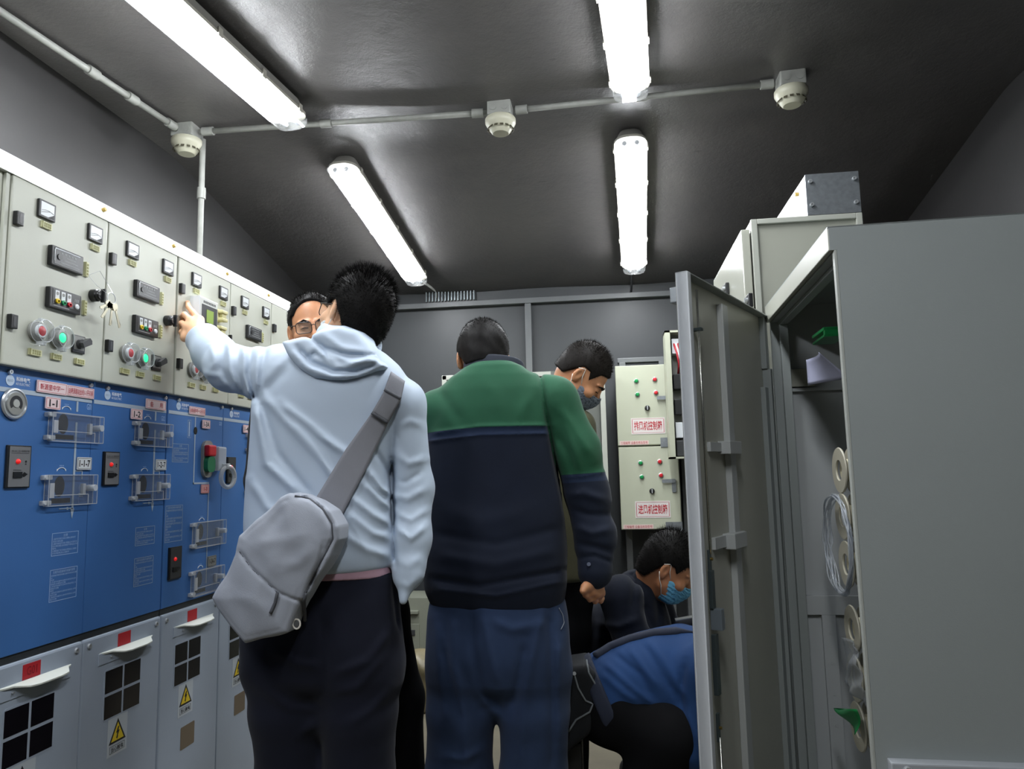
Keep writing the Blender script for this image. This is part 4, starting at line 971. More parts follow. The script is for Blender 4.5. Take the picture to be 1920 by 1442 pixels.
def folds(P, d, lst, ymax=None, band=.03):
    """raised folds (positive) and creases (negative) along traced lines on the near side of a garment"""
    m = np.abs(d) < band
    if ymax is not None: m &= (P[:, 1] < ymax)
    if not m.any(): return d
    Q = P[m]; x, y = pix(Q); dd_ = np.zeros(len(Q), f32)
    for poly, w_, amp in lst:
        xs = [p[0] for p in poly]; ys = [p[1] for p in poly]
        b = (x > min(xs)-3*w_) & (x < max(xs)+3*w_) & (y > min(ys)-3*w_) & (y < max(ys)+3*w_)
        if not b.any(): continue
        q = seg_dist(x[b], y[b], poly); ax, ay = poly[0]; bx, by = poly[-1]
        e = np.minimum(np.hypot(x[b]-ax, y[b]-ay), np.hypot(x[b]-bx, y[b]-by)); fade = np.clip(.25+e/(3*w_), 0, 1)
        dd_[b] += amp*np.exp(-(q/w_)**2)*fade
    d = d.copy(); d[m] -= dd_; return d
def cloth_noise(P, amp, s=14, seed=0, aniso=(1, 1, .45)):
    r = np.random.default_rng(seed); v = np.zeros(len(P), f32)
    for i in range(7):
        k = r.normal(size=3)*np.array(aniso); k = k/np.linalg.norm(k)*s*(1+.55*i); v += np.sin(P @ k.astype(f32)+r.uniform(0, 6.28)+1.3*np.sin(P @ (k[::-1]*.6).astype(f32)))/(1+.7*i)
    return v*amp/2.2
def nets(fn, lo, hi, h, B=8, margin=.02):
    lo = np.array(lo, f32); hi = np.array(hi, f32); nb = np.ceil((hi-lo)/(h*B)).astype(int); dims = nb*B
    ci = np.stack(np.meshgrid(*[np.arange(n) for n in nb], indexing='ij'), -1).reshape(-1, 3)
    cc = lo+(ci*B+(B-1)/2)*h; cv = fn(cc.astype(f32)); rad = B*h*.5*1.7321*1.25+margin
    D = np.where(cv < 0, f32(-1), f32(1)).reshape(nb)
    D = np.repeat(np.repeat(np.repeat(D, B, 0), B, 1), B, 2)
    act = ci[np.abs(cv) < rad]; off = np.stack(np.meshgrid(*[np.arange(B)]*3, indexing='ij'), -1).reshape(-1, 3)
    for s in range(0, len(act), 900):
        a = act[s:s+900]; I = (a[:, None, :]*B+off[None]).reshape(-1, 3); v = fn((lo+I*h).astype(f32)); D[I[:, 0], I[:, 1], I[:, 2]] = v
    O = D < 0; n0, n1, n2 = (dims-1)
    cnt = np.zeros((n0, n1, n2), np.uint8)
    for i in (0, 1):
        for j in (0, 1):
            for k in (0, 1): cnt += O[i:i+n0, j:j+n1, k:k+n2]
    A = (cnt > 0) & (cnt < 8); idx = np.full(A.shape, -1, np.int32); C = np.argwhere(A); idx[A] = np.arange(len(C))
    acc = np.zeros((len(C), 3), f32); w_ = np.zeros(len(C), f32)
    cor = [(i, j, k) for i in (0, 1) for j in (0, 1) for k in (0, 1)]
    for a in cor:
        for ax in range(3):
            if a[ax]: continue
            b = list(a); b[ax] = 1
            da = D[C[:, 0]+a[0], C[:, 1]+a[1], C[:, 2]+a[2]]; db = D[C[:, 0]+b[0], C[:, 1]+b[1], C[:, 2]+b[2]]
            m = (da < 0) != (db < 0); t = np.zeros(len(C), f32); t[m] = da[m]/(da[m]-db[m])
            p = np.array(a, f32)+np.zeros((len(C), 3), f32); p[:, ax] += t; acc[m] += p[m]; w_[m] += 1
    Vt = lo+(C+acc/np.maximum(w_, 1)[:, None])*h; F = []
    for ax in range(3):
        u, v = (ax+1) % 3, (ax+2) % 3
        sa = [slice(None)]*3; sb = [slice(None)]*3; sa[ax] = slice(0, -1); sb[ax] = slice(1, None)
        X = O[tuple(sa)] != O[tuple(sb)]; e = np.argwhere(X)
        e = e[(e[:, u] > 0) & (e[:, v] > 0) & (e[:, u] < dims[u]-1) & (e[:, v] < dims[v]-1)]
        def g(du, dv):
            q = e.copy(); q[:, u] += du; q[:, v] += dv; return idx[q[:, 0], q[:, 1], q[:, 2]]
        f = np.stack([g(-1, -1), g(0, -1), g(0, 0), g(-1, 0)], 1)
        ins = O[e[:, 0], e[:, 1], e[:, 2]]; f[~ins] = f[~ins][:, ::-1]; F.append(f)
    F = np.concatenate(F); F = F[(F >= 0).all(1)]
    return Vt.astype(f32), F
def relax(Vt, F, it=1, lam=.5):
    for _ in range(it):
        s = np.zeros_like(Vt); c = np.zeros(len(Vt), f32)
        for a, b in ((0, 1), (1, 2), (2, 3), (3, 0)):
            np.add.at(s, F[:, a], Vt[F[:, b]]); np.add.at(s, F[:, b], Vt[F[:, a]]); np.add.at(c, F[:, a], 1); np.add.at(c, F[:, b], 1)
        Vt = Vt+(s/np.maximum(c, 1)[:, None]-Vt)*lam
    return Vt
def mesh_np(name, Vt, F, m, parent, smooth=True, attr=None, extra=None):
    n = F.shape[1]; me = bpy.data.meshes.new(name)
    me.vertices.add(len(Vt)); me.vertices.foreach_set('co', Vt.astype(f32).ravel())
    nt = 0 if extra is None else len(extra)
    tot = len(F)*n+nt*3; me.loops.add(tot); li = F.ravel() if extra is None else np.concatenate([F.ravel(), extra.ravel()])
    me.loops.foreach_set('vertex_index', li.astype(np.int32)); me.polygons.add(len(F)+nt)
    st = np.arange(len(F))*n
    if nt: st = np.concatenate([st, len(F)*n+np.arange(nt)*3])
    me.polygons.foreach_set('loop_start', st.astype(np.int32))
    me.update(calc_edges=True); me.validate()
    if smooth: me.shade_smooth()
    for mm in (m if isinstance(m, (list, tuple)) else [m]): me.materials.append(mm)
    if attr:
        for k, vals in attr.items():
            a = me.attributes.new(k, 'FLOAT', 'POINT'); a.data.foreach_set('value', vals.astype(f32))
    return link_mesh(name, me, parent)
def sdf_part(name, fn, lo, hi, h, m, parent, attr=None, it=1, lam=.4):
    Vt, F = nets(fn, lo, hi, h); Vt = relax(Vt, F, it, lam)
    at = {k: g(Vt) for k, g in attr.items()} if attr else None
    return mesh_np(name, Vt, F, m, parent, attr=at)
def surf(fn, px, py, y0=1.2, y1=4.0, eps=.004):
    """first point of a shape met by the view ray through a pixel, eps off its surface"""
    d = np.array(ray(px, py), f32); o = np.array([0, 0, CAMH], f32); t = y0; bv, bt = 9, y0
    for _ in range(120):
        p = o+d*t; v = float(fn(p[None].astype(f32))[0])-eps
        if v < .0005: return Vector(p)
        if v < bv: bv, bt = v, t
        t += max(v*.7, .0008)
        if t > y1: break
    return Vector(o+d*bt)
def J(px, py, Y): return aty(px, py, Y)
def PS(py, xl, xr, Y, b, dy=0, k=1.0):
    """section from a silhouette row: left and right pixel at depth Y"""
    a, c = aty(xl, py, Y), aty(xr, py, Y); return ((a.z+c.z)/2, (a.x+c.x)/2, Y+dy, (c.x-a.x)/2*k, b)
# ---- heads
def head_sdf(P, c, R, mouth=True, wide=1.0):
    L = loc(P, c, R)*np.array([1/wide, 1, 1], f32)
    d = ell(L, (0, -.012, .028), (.077, .098, .092))
    d = smin(d, ell(L, (0, .030, -.035), (.066, .066, .085)), .03)
    d = smin(d, ell(L, (0, .045, -.088), (.044, .044, .036)), .03)
    d = smin(d, cap(L, (-.05, .02, -.06), (-.03, .06, -.09), .022, .018), .02); d = smin(d, cap(L, (.05, .02, -.06), (.03, .06, -.09), .022, .018), .02)
    for s in (-1, 1):
        d = smin(d, ell(L, (s*.042, .070, -.032), (.024, .022, .020)), .02)          # cheek
        d = smax(d, -ell(L, (s*.032, .112, -.004), (.020, .018, .013)), .012)       # eye socket
        d = smin(d, ell(L, (s*.031, .082, -.004), (.0145, .0125, .0105)), .004)     # lids
        d = smin(d, cap(L, (s*.012, .092, .016), (s*.048, .080, .018), .007, .005), .010)
    d = smin(d, cap(L, (0, .094, .004), (0, .112, -.036), .007, .0105), .010)
    for s in (-1, 1): d = smin(d, ell(L, (s*.012, .104, -.040), (.008, .009, .007)), .006)
    if mouth:
        d = smin(d, ell(L, (0, .092, -.063), (.022, .010, .006)), .006); d = smin(d, ell(L, (0, .091, -.072), (.019, .010, .006)), .006)
    for s in (-1, 1):
        a = L-np.array([s*.081, -.004, -.008], f32); ca, sa = math.cos(.35), math.sin(.35)
        x = a[:, 0]*ca+s*a[:, 1]*sa; y = -s*a[:, 0]*sa+a[:, 1]*ca; E_ = np.stack([x, y, a[:, 2]], 1)
        e = ell(E_, (0, 0, 0), (.008, .018, .031)); e = smin(e, ell(E_, (-s*.002, .004, -.024), (.007, .010, .012)), .006)
        e = smax(e, -ell(E_, (s*.008, .003, .004), (.007, .009, .017)), .003)
        d = smin(d, e, .006)
    return d
def hair_region(L, front=.066, temple=.030, burn=-.020, above=.012, nape=-.078):
    y = L[:, 1]; zl = np.interp(y, [-.12, -.055, -.030, -.008, .022, .040, .060, .095, .13], [nape, nape+.004, above-.03, above+.006, above+.010, burn+.022, temple+.016, front, front+.01]).astype(f32)
    return zl-L[:, 2]
def hair_sdf(P, c, R, th=.012, top=.010, wide=1.0, reg={}):
    L = loc(P, c, R)*np.array([1/wide, 1, 1], f32)
    d = ell(L, (0, -.012, .028), (.077+th, .098+th, .092+th+top))
    nk = cap(L, (0, -.045, -.04), (0, -.050, -.11), .058+th*.5, .052)
    d = smin(d, nk, .03); d = smin(d, ell(L, (0, .030, -.02), (.066+th*.6, .058+th*.3, .08)), .02)
    d = d+.0012*np.sin(L[:, 0]*97+L[:, 2]*53+2*np.sin(L[:, 1]*41))*np.sin(L[:, 1]*83+L[:, 2]*61)
    return smax(d, hair_region(L, **reg), .006)
def hair_obj(parent, c, R, m, n=7000, ln=(.010, .022), th=.012, top=.010, wide=1.0, reg={}, h=.004, seed=1, swirl=.5, lift=.6):
    c = Vector(c); e = .16
    Vt, F = nets(lambda P: hair_sdf(P, c, R, th, top, wide, reg), (c.x-e, c.y-e, c.z-e), (c.x+e, c.y+e, c.z+e), h); Vt = relax(Vt, F, 1)
    r = np.random.default_rng(seed); q = F[r.integers(0, len(F), n)]
    A, Bq, Cq, Dq = (Vt[q[:, i]] for i in range(4)); N_ = np.cross(Cq-A, Dq-Bq); N_ /= np.linalg.norm(N_, axis=1)[:, None]+1e-9
    w_ = r.uniform(0, 1, (n, 1)); w2 = r.uniform(0, 1, (n, 1)); base = (A*(1-w_)+Bq*w_)*(1-w2)+(Dq*(1-w_)+Cq*w_)*w2
    L = (base-V3(c)) @ R; Rl = R
    fl = np.stack([L[:, 0]*2.0, np.full(n, .35)*np.sign(L[:, 1]+.03), -np.abs(L[:, 2])*2-.3+1.2*(L[:, 2] > .085)], 1)   # comb direction in head space
    fl = fl/np.linalg.norm(fl, axis=1)[:, None]; fl = fl @ Rl.T
    keep = np.ones(n, bool); topw = np.clip((L[:, 2]-.03)/.08, 0, 1)[:, None]
    D_ = N_*(lift+.6*topw)+fl*swirl+r.normal(size=(n, 3))*.28; D_ /= np.linalg.norm(D_, axis=1)[:, None]
    ln_ = r.uniform(ln[0], ln[1], (n, 1))*(.35+.75*topw); tip = base+D_*ln_
    s = np.cross(D_, r.normal(size=(n, 3))); s /= np.linalg.norm(s, axis=1)[:, None]; s *= .0007
    b0 = base-N_*.003; k = len(Vt)
    X = np.concatenate([Vt, b0-s, b0+s, tip]); i = np.arange(n); T3 = np.stack([k+i, k+n+i, k+2*n+i], 1)
    return mesh_np('hair', X, F, m, parent, extra=T3)
def glasses(parent, c, R, m, lens=True, s=1.0):
    T = Matrix(((float(R[0, 0]), float(R[0, 1]), float(R[0, 2]), c[0]), (float(R[1, 0]), float(R[1, 1]), float(R[1, 2]), c[1]), (float(R[2, 0]), float(R[2, 1]), float(R[2, 2]), c[2]), (0, 0, 0, 1)))
    r = empty('glasses', Vector(c)); par = parent
    bpy.data.objects.remove(r)
    mb = MB(T)
    for sg_ in (-1, 1):
        o = rrect(sg_*.033-.026, sg_*.033+.026, -.024, .014, .010, 4)
        mb.tube([(x, .112-abs(x)*.16, z) for x, z in o], .0014, 6, closed=True)
        mb.tube([(sg_*.058, .102, .006), (sg_*.074, .085, .008), (sg_*.080, .02, .006), (sg_*.083, -.01, .004), (sg_*.080, -.03, -.022)], .0016, 6)
    mb.tube([(-.008, .112, 0), (0, .115, .003), (.008, .112, 0)], .0015, 6)
    g = mb.build('glasses', m, par, smooth=True)
    if lens:
        for sg_ in (-1, 1):
            mb = MB(T); o = rrect(sg_*.033-.025, sg_*.033+.025, -.023, .013, .010, 4)
            a = [mb.bm.verts.new(T @ Vector((x, .1115-abs(x)*.16, z))) for x, z in o]; b = [mb.bm.verts.new(T @ Vector((x, .1125-abs(x)*.16, z))) for x, z in o]
            mb.bm.faces.new(a); mb.bm.faces.new(b)
            for k in range(len(a)): mb.bm.faces.new([a[k], a[(k+1) % len(a)], b[(k+1) % len(a)], b[k]])
            mb.build('lens', M_LENS, g)
    return g
def mask(parent, c, R, m, mstrap, h=.003, wide=1.0):
    c = Vector(c); e = .14
    def fn(P):
        L = loc(P, c, R)
        d = smin(smin(ell(L, (0, .036, -.045), (.068, .074, .072)), ell(L, (0, .086, -.038), (.020, .034, .036)), .04), ell(L, (0, .050, -.092), (.046, .046, .030)), .03)
        d = d+.0007*np.sin(L[:, 2]*420)
        sh = np.maximum(d-.002, -(d+.0015))
        zt = -.022+.010*np.exp(-(L[:, 0]/.02)**2); w_ = .070
        return np.maximum(np.maximum(sh, L[:, 2]-zt), np.maximum(-.118-L[:, 2], np.maximum(.030-L[:, 1]+.0, np.abs(L[:, 0])-w_)))
    o = sdf_part('face_mask', fn, (c.x-e, c.y-e, c.z-e), (c.x+e, c.y+e, c.z+e), h, m, parent)
    T = Matrix([[float(R[i, j]) for j in range(3)]+[c[i]] for i in range(3)]+[[0, 0, 0, 1]])
    for sg_ in (-1, 1):
        mb = MB(T); mb.tube([(sg_*.066, .036, -.030), (sg_*.077, .016, -.004), (sg_*.083, .004, .026), (sg_*.088, -.018, .012)], .0016, 6); mb.build('ear_loop', mstrap, o, smooth=True)
        mb = MB(T); mb.tube([(sg_*.064, .034, -.096), (sg_*.077, .014, -.062), (sg_*.082, -.002, -.046), (sg_*.088, -.018, -.02)], .0016, 6); mb.build('ear_loop', mstrap, o, smooth=True)
    return o
# ================================================================ PEOPLE
def wc(a, b, c): return CR*a+CU*b+CF*c          # image-right, image-up, away
def hpt(c, R, l): return Vector(c)+Vector((R @ np.array(l, f32)).tolist())
def skin_mat(name, col):
    m = mat(name, col, .48, noise=.05, nscale=25, bump=.06, bscale=500)
    b = m.node_tree.nodes['Principled BSDF']; b.inputs['Subsurface Weight'].default_value = .12; b.inputs['Subsurface Radius'].default_value = (.01, .004, .002); b.inputs['Subsurface Scale'].default_value = .5
    return m
M_SK1 = skin_mat('fair skin', '#d9ab88'); M_SK2 = skin_mat('warm skin', '#bd8560'); M_SK3 = skin_mat('tanned skin', '#a8714f')
M_HAIR = mat('black hair', '#0d0b0a', .6, noise=.2, nscale=60, spec=.15)
M_HAIR2 = mat('dark brown hair', '#15110e', .6, noise=.2, nscale=60, spec=.15)
M_FRAME = mat('glasses frame', '#221d1c', .3); M_LENS = clear_mat('glasses lens', '#f6fafa', .04, .03, .03)
M_MASKW = mat('white mask', '#d8dcdc', .7); M_MASKG = mat('grey mask', '#646c78', .75); M_MASKB = mat('blue mask', '#5f9fc0', .7); M_STRAP = mat('white loop', '#e4dfd6', .6)
def cloth_mat(name, col, rough=.75, weave=900, wb=.12, noise=.05, sheen=.06, spec=.2):
    m = mat(name, col, rough, noise=noise, nscale=7, bump=wb, bscale=weave, spec=spec); m.node_tree.nodes['Principled BSDF'].inputs['Sheen Weight'].default_value = sheen
    return m
def tone_mat(name, ca, cb, attr='tone', rough=.8, band=None, noise=.06):
    """two cloths sewn together: the border is where the attribute crosses zero"""
    m = bpy.data.materials.new(name); m.use_nodes = True; N = m.node_tree.nodes; L = m.node_tree.links; b = N['Principled BSDF']
    at = N.new('ShaderNodeAttribute'); at.attribute_name = attr
    mr = N.new('ShaderNodeMapRange'); mr.inputs['From Min'].default_value = -.0008; mr.inputs['From Max'].default_value = .0008; L.new(at.outputs['Fac'], mr.inputs['Value'])
    mx = N.new('ShaderNodeMix'); mx.data_type = 'RGBA'; mx.inputs[6].default_value = srgb(cb); mx.inputs[7].default_value = srgb(ca); L.new(mr.outputs['Result'], mx.inputs[0])
    out = mx.outputs[2]
    if band:
        col, lo, hi = band; r1 = N.new('ShaderNodeMapRange'); r1.inputs['From Min'].default_value = lo-.001; r1.inputs['From Max'].default_value = lo+.001; L.new(at.outputs['Fac'], r1.inputs['Value'])
        r2 = N.new('ShaderNodeMapRange'); r2.inputs['From Min'].default_value = hi+.001; r2.inputs['From Max'].default_value = hi-.001; L.new(at.outputs['Fac'], r2.inputs['Value'])
        mu = N.new('ShaderNodeMath'); mu.operation = 'MULTIPLY'; L.new(r1.outputs['Result'], mu.inputs[0]); L.new(r2.outputs['Result'], mu.inputs[1])
        m2 = N.new('ShaderNodeMix'); m2.data_type = 'RGBA'; L.new(mu.outputs[0], m2.inputs[0]); L.new(out, m2.inputs[6]); m2.inputs[7].default_value = srgb(col); out = m2.outputs[2]
    tc = N.new('ShaderNodeTexCoord'); n = N.new('ShaderNodeTexNoise'); n.inputs['Scale'].default_value = 9; n.inputs['Detail'].default_value = 6; L.new(tc.outputs['Object'], n.inputs['Vector'])
    r = N.new('ShaderNodeMapRange'); r.inputs['From Min'].default_value = .3; r.inputs['From Max'].default_value = .7; r.inputs['To Min'].default_value = 1-noise; r.inputs['To Max'].default_value = 1+noise; L.new(n.outputs['Fac'], r.inputs['Value'])
    sc = N.new('ShaderNodeVectorMath'); sc.operation = 'SCALE'; L.new(out, sc.inputs[0]); L.new(r.outputs['Result'], sc.inputs['Scale']); L.new(sc.outputs['Vector'], b.inputs['Base Color'])
    b.inputs['Roughness'].default_value = rough; b.inputs['Specular IOR Level'].default_value = .2; b.inputs['Sheen Weight'].default_value = .06
    n2 = N.new('ShaderNodeTexNoise'); n2.inputs['Scale'].default_value = 700; L.new(tc.outputs['Object'], n2.inputs['Vector'])
    bp = N.new('ShaderNodeBump'); bp.inputs['Strength'].default_value = .15; bp.inputs['Distance'].default_value = .001; L.new(n2.outputs['Fac'], bp.inputs['Height']); L.new(bp.outputs['Normal'], b.inputs['Normal'])
    return m
def bounds(pts, pad):
    a = np.array([list(p) for p in pts]); return a.min(0)-pad, a.max(0)+pad
def hand(P, H, wr, k=.007):
    """H: dict with mcp, fingers (list of joint chains), thumb chain; palm fills between wrist and knuckles"""
    d = None
    for m_ in H['mcp']:
        c = cap(P, wr, m_, .023, .0145); d = c if d is None else smin(d, c, .014)
    for m_, n_ in zip(H['mcp'], H['mcp'][1:]): d = smin(d, cap(P, m_, n_, .0125, .0115), .010)
    fd = None
    for ch in H['fingers']:
        rs = [.0112, .0098, .0088, .0076][:len(ch)]; c = limb(P, ch, rs, .004); fd = c if fd is None else np.minimum(fd, c)
    d = smin(d, fd, k)
    if H.get('thumb'): d = smin(d, limb(P, H['thumb'], [.017, .0125, .0105, .0085][:len(H['thumb'])], .006), .008)
    return d
def relaxed(wr, down, across, palm):
    """hanging half-curled hand: finger direction, knuckle-row direction, direction the palm faces"""
    d, a, n = (Vector(v).normalized() for v in (down, across, palm)); wr = Vector(wr)
    H = dict(mcp=[], fingers=[], thumb=[wr+d*.02+a*.022, wr+d*.05+a*.042+n*.012, wr+d*.075+a*.044+n*.03, wr+d*.092+a*.036+n*.036])
    for i, l in enumerate((.90, 1.0, .94, .76)):
        m_ = wr+d*.082+a*(.030-.020*i); H['mcp'].append(m_)
        H['fingers'].append([m_, m_+d*.034*l+n*.014*l, m_+d*.052*l+n*.032*l, m_+d*.056*l+n*.050*l])
    return H
def shoe(P, ankle, fwd, L_=.27):
    a = Vector(ankle); f = Vector(fwd).normalized()
    h = Vector((a.x, a.y, .045))-f*.05; t = Vector((a.x, a.y, .035))+f*(L_-.09)
    return np.maximum(smin(cap(P, h, t, .046, .040), cap(P, Vector((a.x, a.y, .06)), Vector((a.x, a.y, .11)), .045, .045), .03), .002-P[:, 2])
def shoes(par, ankles, fwd, m):
    for a in ankles:
        a = Vector(a); lo, hi = (a.x-.3, a.y-.3, -.01), (a.x+.3, a.y+.3, .19)
        sdf_part('shoe', lambda P: shoe(P, a, fwd), lo, hi, .006, m, par)
M_SHOE = mat('black shoe', '#15151a', .5)

# ---------------------------------------------------------------- 1. man in the light blue hooded jacket
Y1 = 2.06
p1 = empty('person', (J(650, 1100, Y1).x, Y1, 0), 'person in a light blue hooded jacket pointing at the third cubicle, seen from behind', 'person')
R1 = basis_fu(wc(-.74, .10, .64), wc(.38, .90, 0)); c1 = aty(668, 590, Y1+.05)
sh_l, el_l, wr_l = J(528, 700, 2.07), J(432, 690, 2.12), J(376, 632, 2.215)
sh_r, el_r, wr_r = J(752, 758, 2.07), J(774, 915, 2.10), J(766, 1060, 2.04)
neck1 = J(648, 690, Y1+.02)
H1 = dict(mcp=[J(374, 600, 2.255), J(359, 603, 2.245), J(351, 614, 2.235), J(347, 633, 2.225)],
          fingers=[[J(374, 600, 2.255), J(361, 585, 2.272), J(353, 575, 2.280), Vector((-1.392, J(348, 567, 2.287).y, J(348, 567, 2.287).z))],
                   [J(359, 603, 2.245), J(346, 590, 2.252), J(341, 594, 2.268), J(347, 604, 2.272)],
                   [J(351, 614, 2.235), J(341, 606, 2.247), J(342, 617, 2.262), J(350, 622, 2.262)],
                   [J(349, 629, 2.225), J(341, 623, 2.236), J(344, 633, 2.25), J(351, 635, 2.25)]],
          thumb=[J(378, 622, 2.235), J(372, 604, 2.275), J(362, 600, 2.285)])
hips1 = J(606, 1150, Y1); 
def body1(P):
    d = head_sdf(P, c1, R1, wide=1.04)
    d = smin(d, cap(P, hpt(c1, R1, (0, -.022, -.05)), neck1, .056, .064), .02)
    t = limb(P, [neck1, J(640, 800, Y1), hips1], [.07, .085, .08], .05)
    t = smin(t, limb(P, [neck1-Vector((0, 0, .04)), sh_l, el_l, wr_l], [.04, .045, .034, .024], .02), .03)
    t = smin(t, limb(P, [neck1-Vector((0, 0, .04)), sh_r, el_r, wr_r], [.04, .045, .036, .026], .02), .03)
    for x in (545, 680):
        a = J(x, 1190, Y1); t = smin(t, limb(P, [a, Vector((a.x, Y1, .46)), Vector((a.x, Y1, .09))], [.07, .05, .036], .02), .03)
    return smin(smin(d, t, .02), hand(P, H1, wr_l), .012)
lo, hi = bounds([c1, wr_l, H1['fingers'][0][-1], sh_r, wr_r, hips1], .19); lo[2] = .03; hi[2] = c1.z+.17
sdf_part('body', body1, lo, hi, .0035, M_SK1, p1)
hair_obj(p1, c1, R1, M_HAIR, n=16000, ln=(.012, .026), th=.012, top=.016, wide=1.06, reg=dict(nape=-.095), seed=3, lift=.7)
glasses(p1, c1, R1, M_FRAME); mask(p1, c1, R1, M_MASKW, M_STRAP)
mb = MB()
for ch in H1['fingers'][:1]:
    a, b = ch[-2], ch[-1]; q = b-(b-a).normalized()*.001+Vector((.004, -.0065, .001)); mb.cyl(q+Vector((0, .001, 0)), q+Vector((.0008, -.001, 0)), .0045, n=10)
mb.build('fingernail', mat('nail', '#e2bba3', .3), p1)
# trousers
M_TRB = cloth_mat('black trousers cloth', '#151826', .85, noise=.08)
TRS1 = smooth_secs([PS(1062, 474, 738, Y1, .115), PS(1120, 468, 744, Y1, .125), PS(1200, 458, 750, Y1, .13), PS(1260, 460, 752, Y1, .12), PS(1290, 470, 748, Y1, .10)])
def trousers1(P):
    d = trunk(P, TRS1, 2.6, .03)
    for xs in ((535, 540, 547, 546), (675, 673, 674, 676)):
        pts = [J(xs[0], 1250, Y1), J(xs[1], 1330, Y1), J(xs[2], 1450, Y1+.01)]; pts.append(Vector((pts[-1].x, Y1+.03, .10)))
        d = smin(d, limb(P, pts, [.105, .104, .094, .080], .02), .035)
    d = smin(d, cap(P, J(605, 1230, Y1), J(607, 1330, Y1), .075, .062), .04)
    d = d+cloth_noise(P, .003, 16, 3, (1, 1, .5))
    d = folds(P, d, [([(604, 1150), (608, 1230), (610, 1300)], 8, -.005), ([(500, 1215), (560, 1245), (600, 1250)], 9, .006), ([(735, 1180), (690, 1240), (625, 1265)], 9, .006), ([(720, 1230), (670, 1290), (622, 1300)], 8, .005),
                     ([(490, 1290), (545, 1330), (600, 1330)], 9, .005), ([(740, 1100), (746, 1180)], 5, -.006), ([(560, 1380), (600, 1350)], 8, .005), ([(650, 1360), (700, 1330), (735, 1290)], 9, .005)], Y1)
    return np.maximum(d, .10-P[:, 2])
lo, hi = bounds([J(450, 1100, Y1), J(756, 1100, Y1)], .06); lo[2] = .08; lo[1] = Y1-.2; hi[1] = Y1+.2; hi[2] = J(600, 1050, Y1).z
sdf_part('trousers', trousers1, lo, hi, .006, M_TRB, p1)
shoes(p1, [(J(548, 1450, Y1).x, Y1+.02, .1), (J(680, 1450, Y1).x, Y1+.02, .1)], (-.1, 1, 0), M_SHOE)
# pink shirt hem
SH1 = [PS(1050, 480, 735, Y1, .122), PS(1079, 478, 737, Y1, .123)]
sdf_part('shirt_hem', lambda P: trunk(P, SH1, 2.6, .004), (-1.2, Y1-.2, .9), (-.5, Y1+.2, 1.15), .005, cloth_mat('pink shirt', '#b895a3', .8), p1)
# jacket
M_JK = cloth_mat('pale blue shell cloth', '#b4c2d3', .58, 1200, .06, .02, .1, .4)
JS1 = smooth_secs([PS(1068, 480, 738, Y1, .128), PS(1040, 474, 742, Y1, .132), PS(990, 468, 741, Y1, .130), PS(930, 470, 737, Y1, .122), PS(860, 476, 735, Y1, .118), PS(800, 480, 745, Y1, .118), PS(755, 484, 758, Y1, .118), PS(720, 488, 762, Y1, .112), PS(690, 500, 745, Y1, .100), PS(668, 530, 722, Y1, .085), PS(650, 565, 700, Y1, .07)])
cuff_o = J(381, 636, 2.205); cuff_d = (J(370, 622, 2.225)-J(400, 668, 2.17)).normalized()
FO1 = [([(478, 760), (500, 870), (560, 925)], 8, .010), ([(486, 745), (520, 850), (585, 930)], 7, -.006), ([(492, 740), (545, 800), (600, 860), (632, 900)], 8, .007), ([(525, 755), (585, 800), (640, 850)], 8, .008), ([(545, 790), (600, 850), (625, 900)], 7, .006),
       ([(600, 815), (650, 850), (680, 880)], 7, .007), ([(690, 880), (715, 915), (738, 930)], 6, .009), ([(680, 905), (715, 940), (738, 955)], 6, .007), ([(655, 930), (700, 965), (736, 985)], 7, .008), ([(650, 960), (700, 1000), (735, 1010)], 7, .006), ([(700, 840), (725, 880), (736, 905)], 5, -.006),
       ([(640, 1000), (690, 1030), (735, 1045)], 8, .006), ([(470, 900), (500, 950), (530, 970)], 8, .006),
       ([(736, 860), (735, 930), (738, 1000)], 4, -.016), ([(737, 1000), (741, 1060)], 4, -.012), ([(745, 720), (738, 800), (735, 860)], 4, -.004),
       ([(745, 800), (770, 790), (795, 800)], 7, .004), ([(742, 850), (765, 870), (800, 860)], 7, .006), ([(738, 930), (765, 935), (800, 915)], 7, .006), ([(740, 960), (770, 975), (803, 955)], 6, .005), ([(742, 990), (770, 1010), (800, 985)], 6, .007), ([(744, 1090), (765, 1100), (786, 1082)], 6, .004), ([(742, 1050), (766, 1062), (795, 1040)], 7, .003), ([(745, 900), (760, 905), (790, 885)], 5, -.005),
       ([(395, 640), (402, 680), (392, 700)], 6, .006), ([(420, 640), (416, 690), (430, 725)], 6, -.007), ([(430, 636), (430, 690), (445, 730)], 6, .009), ([(448, 645), (446, 695), (460, 742)], 6, -.006), ([(458, 648), (455, 700), (468, 748)], 6, .008), ([(470, 650), (468, 700), (478, 750)], 5, -.006), ([(484, 655), (480, 690), (482, 735)], 6, .007),
       ([(500, 650), (490, 700), (486, 745)], 5, -.005), ([(405, 628), (440, 638), (470, 648)], 6, -.005), ([(380, 700), (410, 705), (430, 730)], 6, .006), ([(540, 690), (510, 720), (490, 740)], 8, -.004), ([(550, 660), (515, 690), (492, 720)], 8, .004)]
